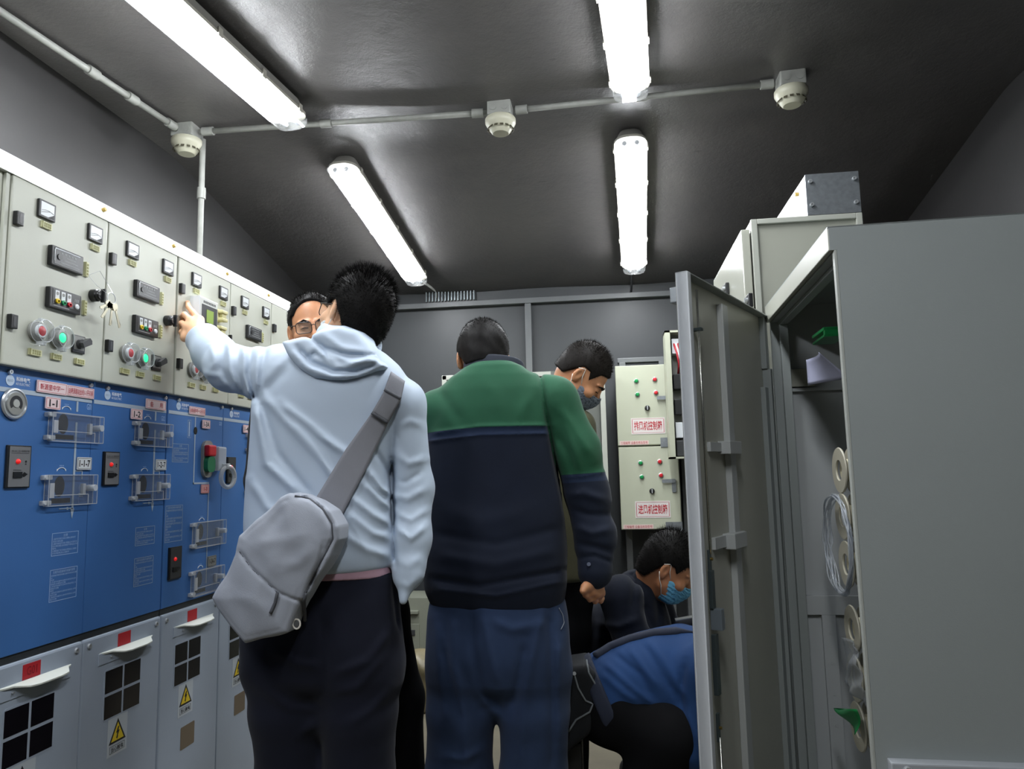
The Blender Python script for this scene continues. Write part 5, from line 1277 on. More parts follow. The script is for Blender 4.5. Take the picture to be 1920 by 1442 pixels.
def jacket1(P):
    d = trunk(P, JS1, 2.5, .02)
    shr = smin(limb(P, [sh_r+Vector((-.06, 0, .03)), sh_r, el_r, J(769, 1010, 2.07), wr_r+Vector((0, 0, -.02))], [.06, .066, .058, .056, .045], .03), cap(P, wr_r, J(756, 1126, 2.0), .040, .012), .02)
    shl = limb(P, [sh_l+Vector((.05, 0, -.01)), sh_l, J(478, 698, 2.09), el_l, J(402, 664, 2.17), cuff_o+cuff_d*.02], [.075, .080, .070, .069, .062, .055], .03)
    shl = smax(shl, ((P-V3(cuff_o+cuff_d*.012)) @ V3(cuff_d)), .006)
    d = smin(d, shr, .012); d = smin(d, shl, .035)
    d = d+cloth_noise(P, .0022, 11, 5, (1, 1, .6))
    d = folds(P, d, FO1, Y1+.04)
    # hollow: hem and cuff open
    return d
lo, hi = bounds([J(352, 650, 2.2), J(815, 1130, Y1), J(600, 600, Y1)], .07); lo[1] = Y1-.22; hi[1] = 2.38
sdf_part('jacket', jacket1, lo, hi, .0045, M_JK, p1, it=2)
def poly_sd(x, y, poly):
    n = len(poly); ins = np.zeros(x.shape, bool); best = np.full(x.shape, 1e9, f32)
    for i in range(n):
        (ax, ay), (bx, by) = poly[i], poly[(i+1) % n]; dx, dy = bx-ax, by-ay
        t = np.clip(((x-ax)*dx+(y-ay)*dy)/max(1e-9, dx*dx+dy*dy), 0, 1); best = np.minimum(best, np.hypot(x-ax-t*dx, y-ay-t*dy))
        if ay != by: ins ^= ((ay > y) != (by > y)) & (x < (bx-ax)*(y-ay)/(by-ay)+ax)
    return np.where(ins, -best, best)
# hood hanging at the back of the neck
HY = Y1-.070
hpoly = [(533, 643), (560, 636), (590, 629), (612, 617), (640, 612), (674, 622), (698, 648), (708, 668), (727, 689), (700, 703), (655, 716), (603, 713), (572, 695), (550, 672)]
hp_m = [(aty(x, y, HY).x, aty(x, y, HY).z) for x, y in hpoly]
def hood1(P):
    d2 = poly_sd(P[:, 0], P[:, 2], hp_m)+.020
    yc = HY+.25*(P[:, 2]-aty(640, 690, HY).z); w_ = np.abs(P[:, 1]-yc)-.034
    d = (np.hypot(np.maximum(d2, 0), np.maximum(w_, 0))+np.minimum(np.maximum(d2, w_), 0)-.020)
    # opening around the neck
    L2 = loc(P, J(655, 640, Y1+.045), basis_fu(wc(-.1, .1, 1), wc(.24, .95, .1)))
    rr = np.sqrt((L2[:, 0])**2+(L2[:, 1])**2); tor = np.sqrt((rr-.076)**2+(L2[:, 2]*.62)**2)-.022
    d = smin(d, tor, .03)*.9
    return folds(P, d, [([(558, 652), (585, 680), (625, 697), (665, 697), (712, 680)], 5, -.014), ([(545, 655), (575, 688), (620, 706), (680, 704)], 6, .006), ([(575, 628), (605, 652), (650, 666), (706, 667)], 4, -.010), ([(600, 622), (640, 652), (690, 660)], 7, .006),
                        ([(578, 672), (590, 662), (600, 672)], 4, -.010), ([(592, 655), (612, 670), (628, 685)], 6, .008), ([(640, 690), (690, 672), (718, 688)], 7, .008), ([(600, 640), (612, 662), (620, 684)], 4, -.007), ([(630, 668), (660, 680), (690, 676)], 5, .005)], Y1+.05, band=.04)
lo, hi = bounds([J(630, 665, Y1)], .20); hi[1] = Y1+.2
sdf_part('hood', hood1, lo, hi, .0045, M_JK, p1, it=2)
# sling bag and its strap
M_BAG = cloth_mat('grey heather nylon', '#a0a5b0', .7, 500, .25, .06); M_BAGD = mat('dark grey webbing', '#4d4f55', .7, bump=.2, bscale=500); M_BAGM = cloth_mat('grey strap cloth', '#84858c', .75, 500, .2)
BAGY = Y1-.185
bag = empty('sling_bag', aty(530, 1190, BAGY), 'grey sling bag worn diagonally on the back of the light blue jacket', 'bag')
bpoly = [(553, 924), (536, 932), (503, 965), (478, 985), (460, 1002), (454, 1037), (435, 1076), (410, 1117), (423, 1140), (446, 1170), (472, 1200), (510, 1192), (551, 1181), (571, 1130), (592, 1098), (612, 1068), (630, 1042), (644, 1010), (645, 985), (629, 957), (602, 938), (575, 926)]
bp_m = [(aty(x, y, BAGY).x, aty(x, y, BAGY).z) for x, y in bpoly]
gus = [(553, 930), (580, 935), (606, 955), (622, 982), (624, 1010), (606, 1045), (588, 1080), (572, 1112)]
def bag_sd(P):
    d2 = poly_sd(P[:, 0], P[:, 2], bp_m)+.016
    T_ = .030+.018*np.clip(-d2/.09, 0, 1)**.6
    d = np.hypot(np.maximum(d2, 0), np.maximum(np.abs(P[:, 1]-BAGY)-T_, 0))+np.minimum(np.maximum(d2, np.abs(P[:, 1]-BAGY)-T_), 0)-.016
    d = d*.85+.0012*np.sin(P[:, 0]*60+P[:, 2]*35)
    return folds(P, d, [(gus, 4, -.007), ([(449, 1034), (470, 1064), (497, 1090), (519, 1110)], 3, -.006), ([(519, 1110), (545, 1122), (572, 1130)], 3, -.005), ([(607, 1018), (597, 1060), (580, 1100)], 4, -.005), ([(500, 1000), (520, 970), (535, 945)], 10, -.004),
                        ([(470, 1030), (500, 1015), (560, 1010)], 12, .003), ([(520, 1065), (560, 1055), (590, 1020)], 12, .005), ([(430, 1110), (470, 1130), (520, 1150)], 12, .002)], BAGY, band=.03)
lo, hi = bounds([aty(400, 1210, BAGY), aty(655, 915, BAGY)], .05); lo[1] = BAGY-.09; hi[1] = BAGY+.09
sdf_part('pouch', bag_sd, lo, hi, .004, M_BAG, bag, it=1)
def along(fn, pts, eps, n=40, y0=1.2):
    out = []
    for i in range(n+1):
        t = i/n*(len(pts)-1); k = min(int(t), len(pts)-2); f = t-k; out.append(surf(fn, pts[k][0]+(pts[k+1][0]-pts[k][0])*f, pts[k][1]+(pts[k+1][1]-pts[k][1])*f, y0, eps=eps))
    return out
zp = along(bag_sd, gus, .001); MB().tube(zp, .0028, 6).build('zip', M_BAGD, bag, smooth=True)
MB().tube(along(bag_sd, [(449, 1034), (470, 1064), (497, 1090), (519, 1110)], .0005), .0012, 5).build('pocket_seam', M_BAGD, bag, smooth=True)
MB().tube(along(bag_sd, [(520, 1112), (516, 1130), (507, 1150)], .003, 8), .0045, 6).build('zip_pull', M_BAGD, bag, smooth=True)
MB().tube(along(bag_sd, [(574, 1112), (570, 1128), (572, 1164)], .004, 8), .0045, 6).build('zip_pull', M_BAGD, bag, smooth=True)
q = aty(556, 1170, BAGY-.02); mb = MB(); mb.tube([(q.x+.010*math.cos(t*.42), q.y, q.z+.012*math.sin(t*.42)) for t in range(15)], .0022, 6, closed=True); mb.build('loop', M_STRAP, bag)
ncore = lambda P: smin(smin(trunk(P, JS1, 2.5, .02), limb(P, [sh_r+Vector((-.06, 0, .03)), sh_r, el_r], [.06, .066, .058], .03), .03), trunk(P, JS1, 2.5, .02), .01)
def strap_mesh(La, Lb, name, m, eps, par, n=30, thick=.004):
    def pt(a, b):
        def ev(L_, t):
            t = t*(len(L_)-1); k = min(int(t), len(L_)-2); f = t-k; return (L_[k][0]+(L_[k+1][0]-L_[k][0])*f, L_[k][1]+(L_[k+1][1]-L_[k][1])*f)
        p, q = ev(La, a), ev(Lb, a); return surf(ncore, p[0]+(q[0]-p[0])*b, p[1]+(q[1]-p[1])*b, eps=eps+.0045)
    mb = MB(); mb.grid(pt, n, 8); return mb.build(name, m, par, smooth=True, solid=thick)
st = strap_mesh([(733, 697), (718, 738), (695, 777), (648, 843), (598, 925), (585, 945)], [(759, 715), (751, 752), (726, 796), (687, 878), (641, 967), (634, 980)], 'strap', M_BAGM, .004, bag)
strap_mesh([(722, 732), (697, 774)], [(752, 748), (726, 793)], 'strap_pad', cloth_mat('mid grey pad', '#7f8086', .6), .009, st, 8)
strap_mesh([(722, 728), (719, 733)], [(753, 745), (750, 750)], 'strap_stitch', M_BAGD, .012, st, 2, .002); strap_mesh([(698, 772), (695, 776)], [(728, 790), (725, 795)], 'strap_stitch', M_BAGD, .012, st, 2, .002)

# ---------------------------------------------------------------- 2. man in the green and navy jacket
Y2 = 2.40
p2 = empty('person', (J(932, 1130, Y2).x, Y2, 0), 'person in a green and navy work jacket and blue trousers, back turned, head bowed', 'person')
R2 = basis_fu(wc(-.16, -.42, .90), wc(-.05, .90, .42)); c2 = aty(905, 672, Y2+.06)
neck2 = J(930, 725, Y2+.0)
shr2, elr2, wrr2 = J(1038, 760, Y2), J(1098, 925, Y2+.01), J(1116, 1072, Y2-.04)
shl2, ell2, wrl2 = J(826, 775, Y2), J(812, 930, Y2+.06), J(830, 1040, Y2+.22)
H2 = dict(mcp=[J(1101, 1101, 2.33), J(1109, 1108, 2.35), J(1118, 1112, 2.37), J(1126, 1112, 2.39)],
          fingers=[[J(1101, 1101, 2.33), J(1094, 1109, 2.32), J(1098, 1116, 2.335), J(1105, 1116, 2.35)], [J(1109, 1108, 2.35), J(1101, 1117, 2.345), J(1106, 1124, 2.36), J(1113, 1121, 2.375)],
                   [J(1118, 1112, 2.37), J(1112, 1122, 2.37), J(1116, 1128, 2.385), J(1122, 1124, 2.40)], [J(1126, 1112, 2.39), J(1122, 1122, 2.395), J(1126, 1127, 2.41), J(1130, 1122, 2.42)]],
          thumb=[J(1108, 1094, 2.34), J(1097, 1101, 2.315), J(1093, 1108, 2.305)])
H2b = relaxed(wrl2, (.1, .75, -.5), (-.2, .3, .9), (1, 0, -.1))
hips2 = J(934, 1180, Y2)
def body2(P):
    d = head_sdf(P, c2, R2); d = smin(d, cap(P, hpt(c2, R2, (0, -.022, -.05)), neck2, .056, .064), .02)
    t = limb(P, [neck2, J(932, 850, Y2), hips2], [.07, .10, .09], .05)
    t = smin(t, limb(P, [neck2-Vector((0, 0, .04)), shr2, elr2, wrr2], [.04, .045, .034, .026], .02), .03)
    t = smin(t, limb(P, [neck2-Vector((0, 0, .04)), shl2, ell2, wrl2], [.04, .045, .034, .026], .02), .03)
    for x in (865, 1000):
        a = J(x, 1220, Y2); t = smin(t, limb(P, [a, Vector((a.x, Y2, .46)), Vector((a.x, Y2, .09))], [.07, .05, .036], .02), .03)
    return smin(smin(smin(d, t, .02), hand(P, H2, wrr2), .012), hand(P, H2b, wrl2), .012)
lo, hi = bounds([c2, wrr2, wrl2, shl2, shr2, hips2], .17); lo[2] = .03; hi[2] = c2.z+.17
sdf_part('body', body2, lo, hi, .0042, M_SK2, p2)
hair_obj(p2, c2, R2, M_HAIR, n=9000, ln=(.004, .010), th=.008, top=.006, wide=1.04, reg=dict(nape=-.06), seed=4, lift=.45, swirl=1)
M_TR2 = cloth_mat('faded navy trousers', '#2c3b58', .88, 700, .15, .16)
TRS2 = smooth_secs([PS(1112, 808, 1056, Y2, .13), PS(1160, 803, 1064, Y2, .14), PS(1220, 800, 1068, Y2, .145), PS(1270, 805, 1064, Y2, .125), PS(1300, 818, 1050, Y2, .09)])
def trousers2(P):
    d = trunk(P, TRS2, 2.6, .03)
    for xs in ((866, 864, 862), (1000, 1000, 1000)):
        pts = [J(xs[0], 1255, Y2), J(xs[1], 1330, Y2), J(xs[2], 1450, Y2+.01)]; pts.append(Vector((pts[-1].x, Y2+.03, .10)))
        d = smin(d, limb(P, pts, [.108, .107, .102, .096], .02), .035)
    d = smin(d, cap(P, J(932, 1200, Y2), J(932, 1298, Y2), .09, .066), .03)
    d = d+cloth_noise(P, .004, 13, 8, (1, 1, .4))
    d = folds(P, d, [([(884, 1140), (886, 1210), (900, 1290), (925, 1320)], 9, -.009), ([(850, 1150), (850, 1250), (870, 1340), (878, 1442)], 10, .008), ([(905, 1150), (920, 1230), (935, 1290)], 8, .008), ([(920, 1160), (960, 1180), (1010, 1170)], 9, .007), ([(985, 1200), (975, 1270), (955, 1340)], 10, -.010),
                     ([(1015, 1150), (1000, 1220), (985, 1290), (975, 1442)], 9, .008), ([(1030, 1150), (1035, 1260), (1035, 1442)], 8, -.008), ([(820, 1160), (822, 1260), (840, 1360)], 9, .006), ([(830, 1210), (850, 1290), (865, 1360)], 7, -.006), ([(1050, 1200), (1045, 1300), (1052, 1400)], 8, .006), ([(900, 1300), (920, 1330), (945, 1350)], 8, .006), ([(835, 1420), (870, 1425), (905, 1405)], 7, .006)], Y2)
    return np.maximum(d, .09-P[:, 2])
lo, hi = bounds([J(790, 1100, Y2), J(1072, 1100, Y2)], .06); lo[2] = .07; lo[1] = Y2-.22; hi[1] = Y2+.22; hi[2] = J(900, 1095, Y2).z
sdf_part('trousers', trousers2, lo, hi, .006, M_TR2, p2)
MB().tube(along(trousers2, [(1048, 1140), (1055, 1152), (1058, 1168), (1052, 1180)], .001, 14), .0014, 5).build('piping', mat('dull piping', '#7d8490', .6), p2, smooth=True)
shoes(p2, [(J(862, 1450, Y2).x, Y2+.02, .1), (J(1000, 1450, Y2).x, Y2+.02, .1)], (.1, 1, 0), M_SHOE)
JS2 = smooth_secs([PS(1136, 812, 1056, Y2, .130), PS(1100, 800, 1062, Y2, .150), PS(1050, 796, 1064, Y2, .152), PS(960, 798, 1062, Y2, .142), PS(880, 800, 1052, Y2, .136), PS(820, 800, 1046, Y2, .132), PS(770, 806, 1042, Y2, .125), PS(735, 822, 1030, Y2, .112), PS(708, 846, 1004, Y2, .095), PS(690, 872, 980, Y2, .08), PS(682, 884, 968, Y2, .07)])
def arm2(P): return limb(P, [shr2+Vector((-.07, 0, .045)), shr2+Vector((-.005, 0, .01)), J(1078, 845, Y2), elr2, J(1115, 1010, Y2-.01), wrr2], [.062, .083, .078, .072, .064, .055], .03)
FO2 = [([(1012, 700), (1024, 770), (1038, 850), (1055, 930), (1072, 1010)], 4, -.014), ([(812, 812), (900, 799), (1035, 797)], 3, .005), ([(803, 828), (900, 815), (1035, 812)], 2.5, .004), ([(1045, 760), (1075, 800), (1112, 860)], 9, .008), ([(1040, 810), (1065, 850), (1080, 890)], 8, -.008), ([(1060, 790), (1080, 850), (1085, 885)], 7, .008),
       ([(1055, 895), (1090, 893), (1136, 884)], 3, .004), ([(1062, 930), (1095, 925), (1140, 940)], 8, .009), ([(1075, 985), (1110, 1000), (1150, 990)], 8, .009), ([(1072, 955), (1105, 965), (1148, 965)], 6, -.008), ([(1082, 1018), (1115, 1025), (1150, 1035)], 6, -.010), ([(1085, 1046), (1115, 1042), (1148, 1055)], 4, -.006),
       ([(815, 720), (850, 770), (870, 800)], 10, -.004), ([(1000, 730), (980, 770), (975, 795)], 10, .004), ([(900, 700), (930, 740), (935, 790)], 14, .003), ([(810, 1085), (900, 1098), (1055, 1070)], 6, -.007), ([(815, 1105), (930, 1118), (1055, 1090)], 5, .005), ([(820, 950), (900, 980), (1000, 960)], 18, .004), ([(815, 1040), (930, 1060), (1050, 1030)], 12, .005), ([(810, 1000), (930, 1020), (1055, 990)], 10, -.004)]
def jacket2(P):
    d = trunk(P, JS2, 2.6, .02)
    al = limb(P, [shl2+Vector((.06, 0, .04)), shl2, ell2, wrl2], [.062, .078, .066, .052], .03)
    d = smin(smin(d, arm2(P), .010), al, .02)
    d = d+cloth_noise(P, .0028, 10, 9, (1, 1, .6))
    return folds(P, d, FO2, Y2+.06)
def tone2(Vt):
    x, y = pix(Vt.astype(f32)); a = arm2(Vt.astype(f32)); t = trunk(Vt.astype(f32), JS2, 2.6, .02); arm = (a < t+.004) & (x > 1005)
    zt = np.array(J(930, 797, Y2-.13).z); zb_ = zt+.012*(Vt[:, 0]*0)
    A_ = Vt[:, 2]-(J(930, 800, Y2-.13).z-.055*np.clip((J(900, 800, Y2-.13).x-Vt[:, 0]), 0, 1))
    e = (J(1095, 888, Y2-.06).z+.05*(Vt[:, 0]-J(1095, 888, Y2).x)); B_ = Vt[:, 2]-e
    return np.where(arm, B_, A_)
M_J2 = tone_mat('green over navy work cloth', '#225039', '#131a2a', band=('#1d2940', -.026, -.001), noise=.10)
lo, hi = bounds([J(770, 1130, Y2), J(1165, 1130, Y2), J(930, 680, Y2)], .06); lo[1] = Y2-.22; hi[1] = Y2+.32
sdf_part('jacket', jacket2, lo, hi, .005, M_J2, p2, attr=dict(tone=tone2), it=2)
def collar2(P):
    L = loc(P, J(926, 694, Y2+.025), basis_fu(wc(-.12, -.35, .93), wc(0.0, .93, .35)))
    rr = np.sqrt((L[:, 0]/1.22)**2+L[:, 1]**2); return np.sqrt((np.maximum(np.abs(rr-.076)-.003, 0))**2+np.maximum(np.abs(L[:, 2])-.020, 0)**2)-.0045
lo, hi = bounds([J(926, 694, Y2)], .15); sdf_part('collar', collar2, lo, hi, .004, mat('dark collar cloth', '#1c2230', .8, bump=.1), p2)
MB().cyl(surf(jacket2, 1104, 1058, y0=1.9, eps=0), surf(jacket2, 1104, 1058, y0=1.9, eps=.005), .006, n=14).build('cuff_button', mat('snap button', '#6c7386', .3, metal=.4), p2)

# ---------------------------------------------------------------- 3. bespectacled man behind the first one
Y3 = 2.50
p3 = empty('person', (J(640, 1100, Y3).x, Y3, 0), 'person with glasses and dark clothes facing the camera, mostly hidden by the light blue jacket', 'person')
R3 = basis_fu(wc(.22, .03, -.97), wc(-.16, .98, .05)); c3 = aty(590, 616, Y3-.02); n3 = J(602, 700, Y3)
HL3, HR3 = J(495, 1050, Y3), J(725, 1050, Y3)
H3a, H3b = relaxed(HL3, (0, -.1, -1), (.3, -.9, 0), (1, .3, 0)), relaxed(HR3, (0, -.1, -1), (-.3, -.9, 0), (-1, .3, 0))
def body3(P):
    d = head_sdf(P, c3, R3, wide=1.06); d = smin(d, cap(P, hpt(c3, R3, (0, -.02, -.05)), n3, .056, .062), .02)
    t = limb(P, [n3, J(600, 850, Y3), J(640, 1060, Y3)], [.07, .10, .09], .05)
    for s in (500, 720): t = smin(t, limb(P, [n3, J(s, 760, Y3), J(s-10, 930, Y3), J(s+5, 1050, Y3-.0)], [.05, .045, .035, .03], .02), .03)
    t = smin(smin(t, hand(P, H3a, HL3), .01), hand(P, H3b, HR3), .01)
    for x in (590, 700): t = smin(t, limb(P, [J(640, 1090, Y3), J(x+10, 1150, Y3), Vector((J(x+30, 1300, Y3).x, Y3, .45)), Vector((J(x+50, 1420, Y3).x, Y3, .09))], [.08, .07, .05, .036], .02), .03)
    return smin(d, t, .02)
lo, hi = bounds([c3, J(480, 1000, Y3), J(760, 1000, Y3)], .17); lo[2] = .03; hi[2] = c3.z+.17
sdf_part('body', body3, lo, hi, .0042, M_SK2, p3)
hair_obj(p3, c3, R3, M_HAIR, n=7000, ln=(.006, .016), th=.007, top=.002, wide=1.07, reg=dict(front=.108, temple=.078), seed=6, lift=.5)
glasses(p3, c3, R3, M_FRAME)
T3_ = Matrix([[float(R3[i, j]) for j in range(3)]+[c3[i]] for i in range(3)]+[[0, 0, 0, 1]])
for s in (-1, 1):
    MB(T3_).tube([(s*.014, .098, .014), (s*.030, .098, .022), (s*.050, .084, .016)], .0034, 6, rs=[.003, .004, .002]).build('eyebrow', M_HAIR, p3, smooth=True)
    MB(T3_).tube([(s*.019, .0925, -.005), (s*.031, .0965, -.0035), (s*.043, .089, -.006)], .0016, 6).build('eyelash', M_HAIR, p3, smooth=True)
M_BLK = cloth_mat('black jacket cloth', '#0d0e13', .88)
JS3 = smooth_secs([PS(1110, 520, 745, Y3, .12), PS(1000, 490, 735, Y3, .13), PS(880, 478, 722, Y3, .12), PS(790, 480, 715, Y3, .115), PS(740, 505, 700, Y3, .10), PS(705, 550, 655, Y3, .075)])
def jacket3(P):
    d = trunk(P, JS3, 2.5)
    for s in (505, 712): d = smin(d, limb(P, [J(s, 765, Y3), J(s-14, 900, Y3), J(s-2, 1060, Y3)], [.065, .058, .05], .02), .02)
    return d+cloth_noise(P, .003, 12, 2)
lo, hi = bounds([J(450, 1110, Y3), J(770, 1110, Y3), J(600, 695, Y3)], .06); lo[1] -= .15; hi[1] += .15
sdf_part('jacket', jacket3, lo, hi, .007, M_BLK, p3)
def trousers3(P):
    d = None
    for x in (585, 700):
        q = limb(P, [J(635, 1080, Y3), J(x+10, 1150, Y3), J(x+42, 1310, Y3), Vector((J(x+56, 1440, Y3).x, Y3+.01, .09))], [.11, .098, .088, .075], .03); d = q if d is None else smin(d, q, .03)
    return np.maximum(d+cloth_noise(P, .004, 12, 4), .08-P[:, 2])
lo, hi = bounds([J(500, 1080, Y3), J(790, 1080, Y3)], .12); lo[2] = .06; hi[2] = J(600, 1050, Y3).z
sdf_part('trousers', trousers3, lo, hi, .008, mat('black cloth', '#08080b', .9, spec=.15), p3)
shoes(p3, [(J(641, 1440, Y3).x, Y3, .1), (J(756, 1440, Y3).x, Y3, .1)], (.2, -1, 0), M_SHOE)

# ---------------------------------------------------------------- 4. man with the grey mask looking down
Y4 = 2.88
p4 = empty('person', (J(1075, 1100, Y4).x, Y4, 0), 'person with a grey face mask looking down, standing behind the green and navy jacket', 'person')
R4 = basis_fu(wc(.66, -.70, -.16), wc(.68, .70, -.12)); c4 = aty(1092, 702, Y4); n4 = J(1045, 775, Y4+.03)
HL4, HR4 = J(995, 1020, Y4+.2), J(1085, 1020, Y4+.24)
H4a, H4b = relaxed(HL4, (.5, .8, -.3), (0, .2, 1), (1, -.3, 0)), relaxed(HR4, (.3, .8, -.3), (0, .2, 1), (-1, .3, 0))
def body4(P):
    d = head_sdf(P, c4, R4); d = smin(d, cap(P, hpt(c4, R4, (0, -.035, -.04)), n4, .056, .064), .02)
    t = limb(P, [n4, J(1040, 900, Y4), J(1050, 1060, Y4)], [.07, .10, .09], .05)
    t = smin(smin(t, hand(P, H4a, HL4), .01), hand(P, H4b, HR4), .01)
    for s in (985, 1075): t = smin(t, limb(P, [n4, J(s, 800, Y4), J(s, 930, Y4), J(s+10, 1020, Y4+.2)], [.05, .045, .035, .03], .02), .03)
    for x in (1000, 1060): t = smin(t, limb(P, [J(x, 1080, Y4), Vector((J(x, 1200, Y4).x, Y4, .46)), Vector((J(x, 1300, Y4).x, Y4, .09))], [.08, .05, .036], .02), .03)
    return smin(d, t, .02)
lo, hi = bounds([c4, J(970, 1000, Y4), J(1110, 1000, Y4), HL4, HR4+Vector((0, .1, 0))], .17); lo[2] = .03; hi[2] = c4.z+.19
sdf_part('body', body4, lo, hi, .0042, M_SK2, p4)
hair_obj(p4, c4, R4, M_HAIR2, n=8000, ln=(.006, .015), th=.006, top=.006, seed=8, lift=.45, reg=dict(front=.066, temple=.036, burn=-.02, above=.022, nape=-.05))
mask(p4, c4, R4, M_MASKG, M_STRAP)
T4_ = Matrix([[float(R4[i, j]) for j in range(3)]+[c4[i]] for i in range(3)]+[[0, 0, 0, 1]])
for s in (-1, 1):
    MB(T4_).tube([(s*.014, .098, .012), (s*.030, .097, .020), (s*.050, .084, .014)], .0034, 6, rs=[.003, .004, .002]).build('eyebrow', M_HAIR, p4, smooth=True)
    MB(T4_).tube([(s*.019, .0925, -.007), (s*.031, .0965, -.0065), (s*.043, .089, -.008)], .0016, 6).build('eyelash', M_HAIR, p4, smooth=True)
JS4 = smooth_secs([PS(1085, 985, 1108, Y4, .12), PS(950, 975, 1108, Y4, .125), PS(850, 972, 1104, Y4, .12), PS(800, 985, 1096, Y4, .11), PS(765, 1010, 1078, Y4, .085)])
def jacket4(P):
    d = trunk(P, JS4, 2.5)
    d = smin(d, limb(P, [J(1085, 800, Y4), J(1095, 870, Y4), J(1100, 960, Y4+.06), J(1085, 1010, Y4+.25)], [.07, .062, .056, .045], .02), .02)
    d = smin(d, limb(P, [J(990, 800, Y4), J(985, 930, Y4), J(1000, 1010, Y4+.2)], [.066, .06, .045], .02), .02)
    return d+cloth_noise(P, .003, 12, 12)
lo, hi = bounds([J(940, 1090, Y4), J(1150, 1090, Y4), J(1040, 750, Y4)], .06); lo[1] -= .15; hi[1] += .3
sdf_part('jacket', jacket4, lo, hi, .007, cloth_mat('olive brown cloth', '#4c4a38', .8), p4)
def trousers4(P):
    d = None
    for x in (1000, 1062):
        q = limb(P, [J(x+8, 1080, Y4), J(x, 1180, Y4), Vector((J(x, 1330, Y4).x, Y4, .09))], [.10, .088, .07], .03); d = q if d is None else smin(d, q, .03)
    return np.maximum(d+cloth_noise(P, .004, 12, 14), .08-P[:, 2])
lo, hi = bounds([J(960, 1080, Y4), J(1140, 1080, Y4)], .1); lo[2] = .06; hi[2] = J(1050, 1060, Y4).z
sdf_part('trousers', trousers4, lo, hi, .008, mat('black cloth', '#08080b', .9, spec=.15), p4)
shoes(p4, [(J(1000, 1300, Y4).x, Y4, .1), (J(1062, 1300, Y4).x, Y4, .1)], (.5, 1, 0), M_SHOE)

# ---------------------------------------------------------------- 5. crouching man with the blue mask
Y5 = 3.0
p5 = empty('person', (J(1190, 1300, Y5).x, Y5, 0), 'person in dark navy crouching with a light blue face mask, lower right behind the door', 'person')
R5 = basis_fu(wc(.80, -.52, -.26), wc(.50, .84, -.05)); c5 = aty(1252, 1062, Y5-.02); n5 = J(1205, 1110, Y5+.03); hp5 = J(1135, 1290, Y5+.13)
kn5a, kn5b = J(1275, 1270, Y5-.05), J(1235, 1275, Y5+.22); hz = Vector((hp5.x, hp5.y, max(.32, hp5.z)))
ft5a, ft5b = Vector((J(1240, 1300, Y5-.05).x, Y5-.06, .09)), Vector((J(1200, 1300, Y5+.2).x, Y5+.22, .09))
arm5 = [J(1165, 1120, Y5-.14), J(1190, 1220, Y5-.16), J(1275, 1200, Y5-.18)]
arm5b = [J(1215, 1110, Y5+.16), J(1250, 1200, Y5+.2), J(1310, 1180, Y5+.1)]
wr5 = arm5[-1]
H5 = dict(mcp=[wr5+Vector((.075, .0+.01*i, .02-.012*i)) for i in range(4)], fingers=[[wr5+Vector((.075, .01*i, .02-.012*i)), wr5+Vector((.105, .01*i, .02-.012*i)), wr5+Vector((.118, .01*i+.005, .0-.012*i)), wr5+Vector((.105, .01*i+.01, -.012-.012*i))] for i in range(4)], thumb=[wr5+Vector((.03, 0, .02)), wr5+Vector((.07, -.01, .035)), wr5+Vector((.10, -.008, .03))])
def body5(P):
    d = head_sdf(P, c5, R5); d = smin(d, cap(P, hpt(c5, R5, (0, -.035, -.04)), n5, .056, .064), .02)
    t = limb(P, [n5, (n5+hz)*.5, hz], [.07, .10, .10], .05)
    t = smin(t, limb(P, arm5, [.045, .035, .026], .02), .03); t = smin(t, limb(P, arm5b, [.045, .035, .026], .02), .03)
    t = smin(t, limb(P, [hz, kn5a, ft5a], [.08, .055, .036], .02), .02); t = smin(t, limb(P, [hz, kn5b, ft5b], [.08, .055, .036], .02), .02)
    return smin(smin(d, t, .02), hand(P, H5, wr5), .01)
lo, hi = bounds([c5, hz, kn5a, kn5b, ft5a, ft5b, *arm5, *arm5b], .15); lo[2] = .02
sdf_part('body', body5, lo, hi, .0045, M_SK3, p5)
hair_obj(p5, c5, R5, M_HAIR, n=8000, ln=(.010, .026), th=.009, top=.012, seed=9, lift=.6, reg=dict(front=.055))
mask(p5, c5, R5, M_MASKB, M_STRAP)
M_NAVY = cloth_mat('dark navy work cloth', '#0b101d', .88)
def jacket5(P):
    d = limb(P, [n5+Vector((-.02, 0, -.01)), (n5*.6+hz*.4), hz+Vector((0, 0, .03))], [.10, .165, .16], .06)
    d = smin(d, limb(P, arm5[:2]+[arm5[2]-Vector((.03, 0, 0))], [.085, .066, .046], .03), .02); d = smin(d, limb(P, arm5b, [.085, .066, .046], .03), .02)
    d = d+cloth_noise(P, .004, 10, 21)
    d = folds(P, d, [([(1180, 1050), (1190, 1090), (1185, 1150)], 7, -.012), ([(1120, 1170), (1160, 1175), (1200, 1160)], 7, .01), ([(1205, 1130), (1215, 1160), (1230, 1190)], 7, -.010), ([(1230, 1110), (1235, 1150), (1232, 1180)], 6, -.01)], Y5)
    return d
lo, hi = bounds([n5, hz, *arm5, *arm5b], .21)
sdf_part('jacket', jacket5, lo, hi, .0065, M_NAVY, p5, it=2)
def collar5(P):
    L = loc(P, n5+Vector((.005, 0, .012)), basis_fu(wc(.7, -.6, 0), wc(.6, .7, 0))); rr = np.sqrt(L[:, 0]**2+L[:, 1]**2)
    return np.sqrt(np.maximum(np.abs(rr-.072)-.002, 0)**2+np.maximum(np.abs(L[:, 2])-.025, 0)**2)-.005
lo, hi = bounds([n5], .14); sdf_part('collar', collar5, lo, hi, .0045, M_NAVY, p5)
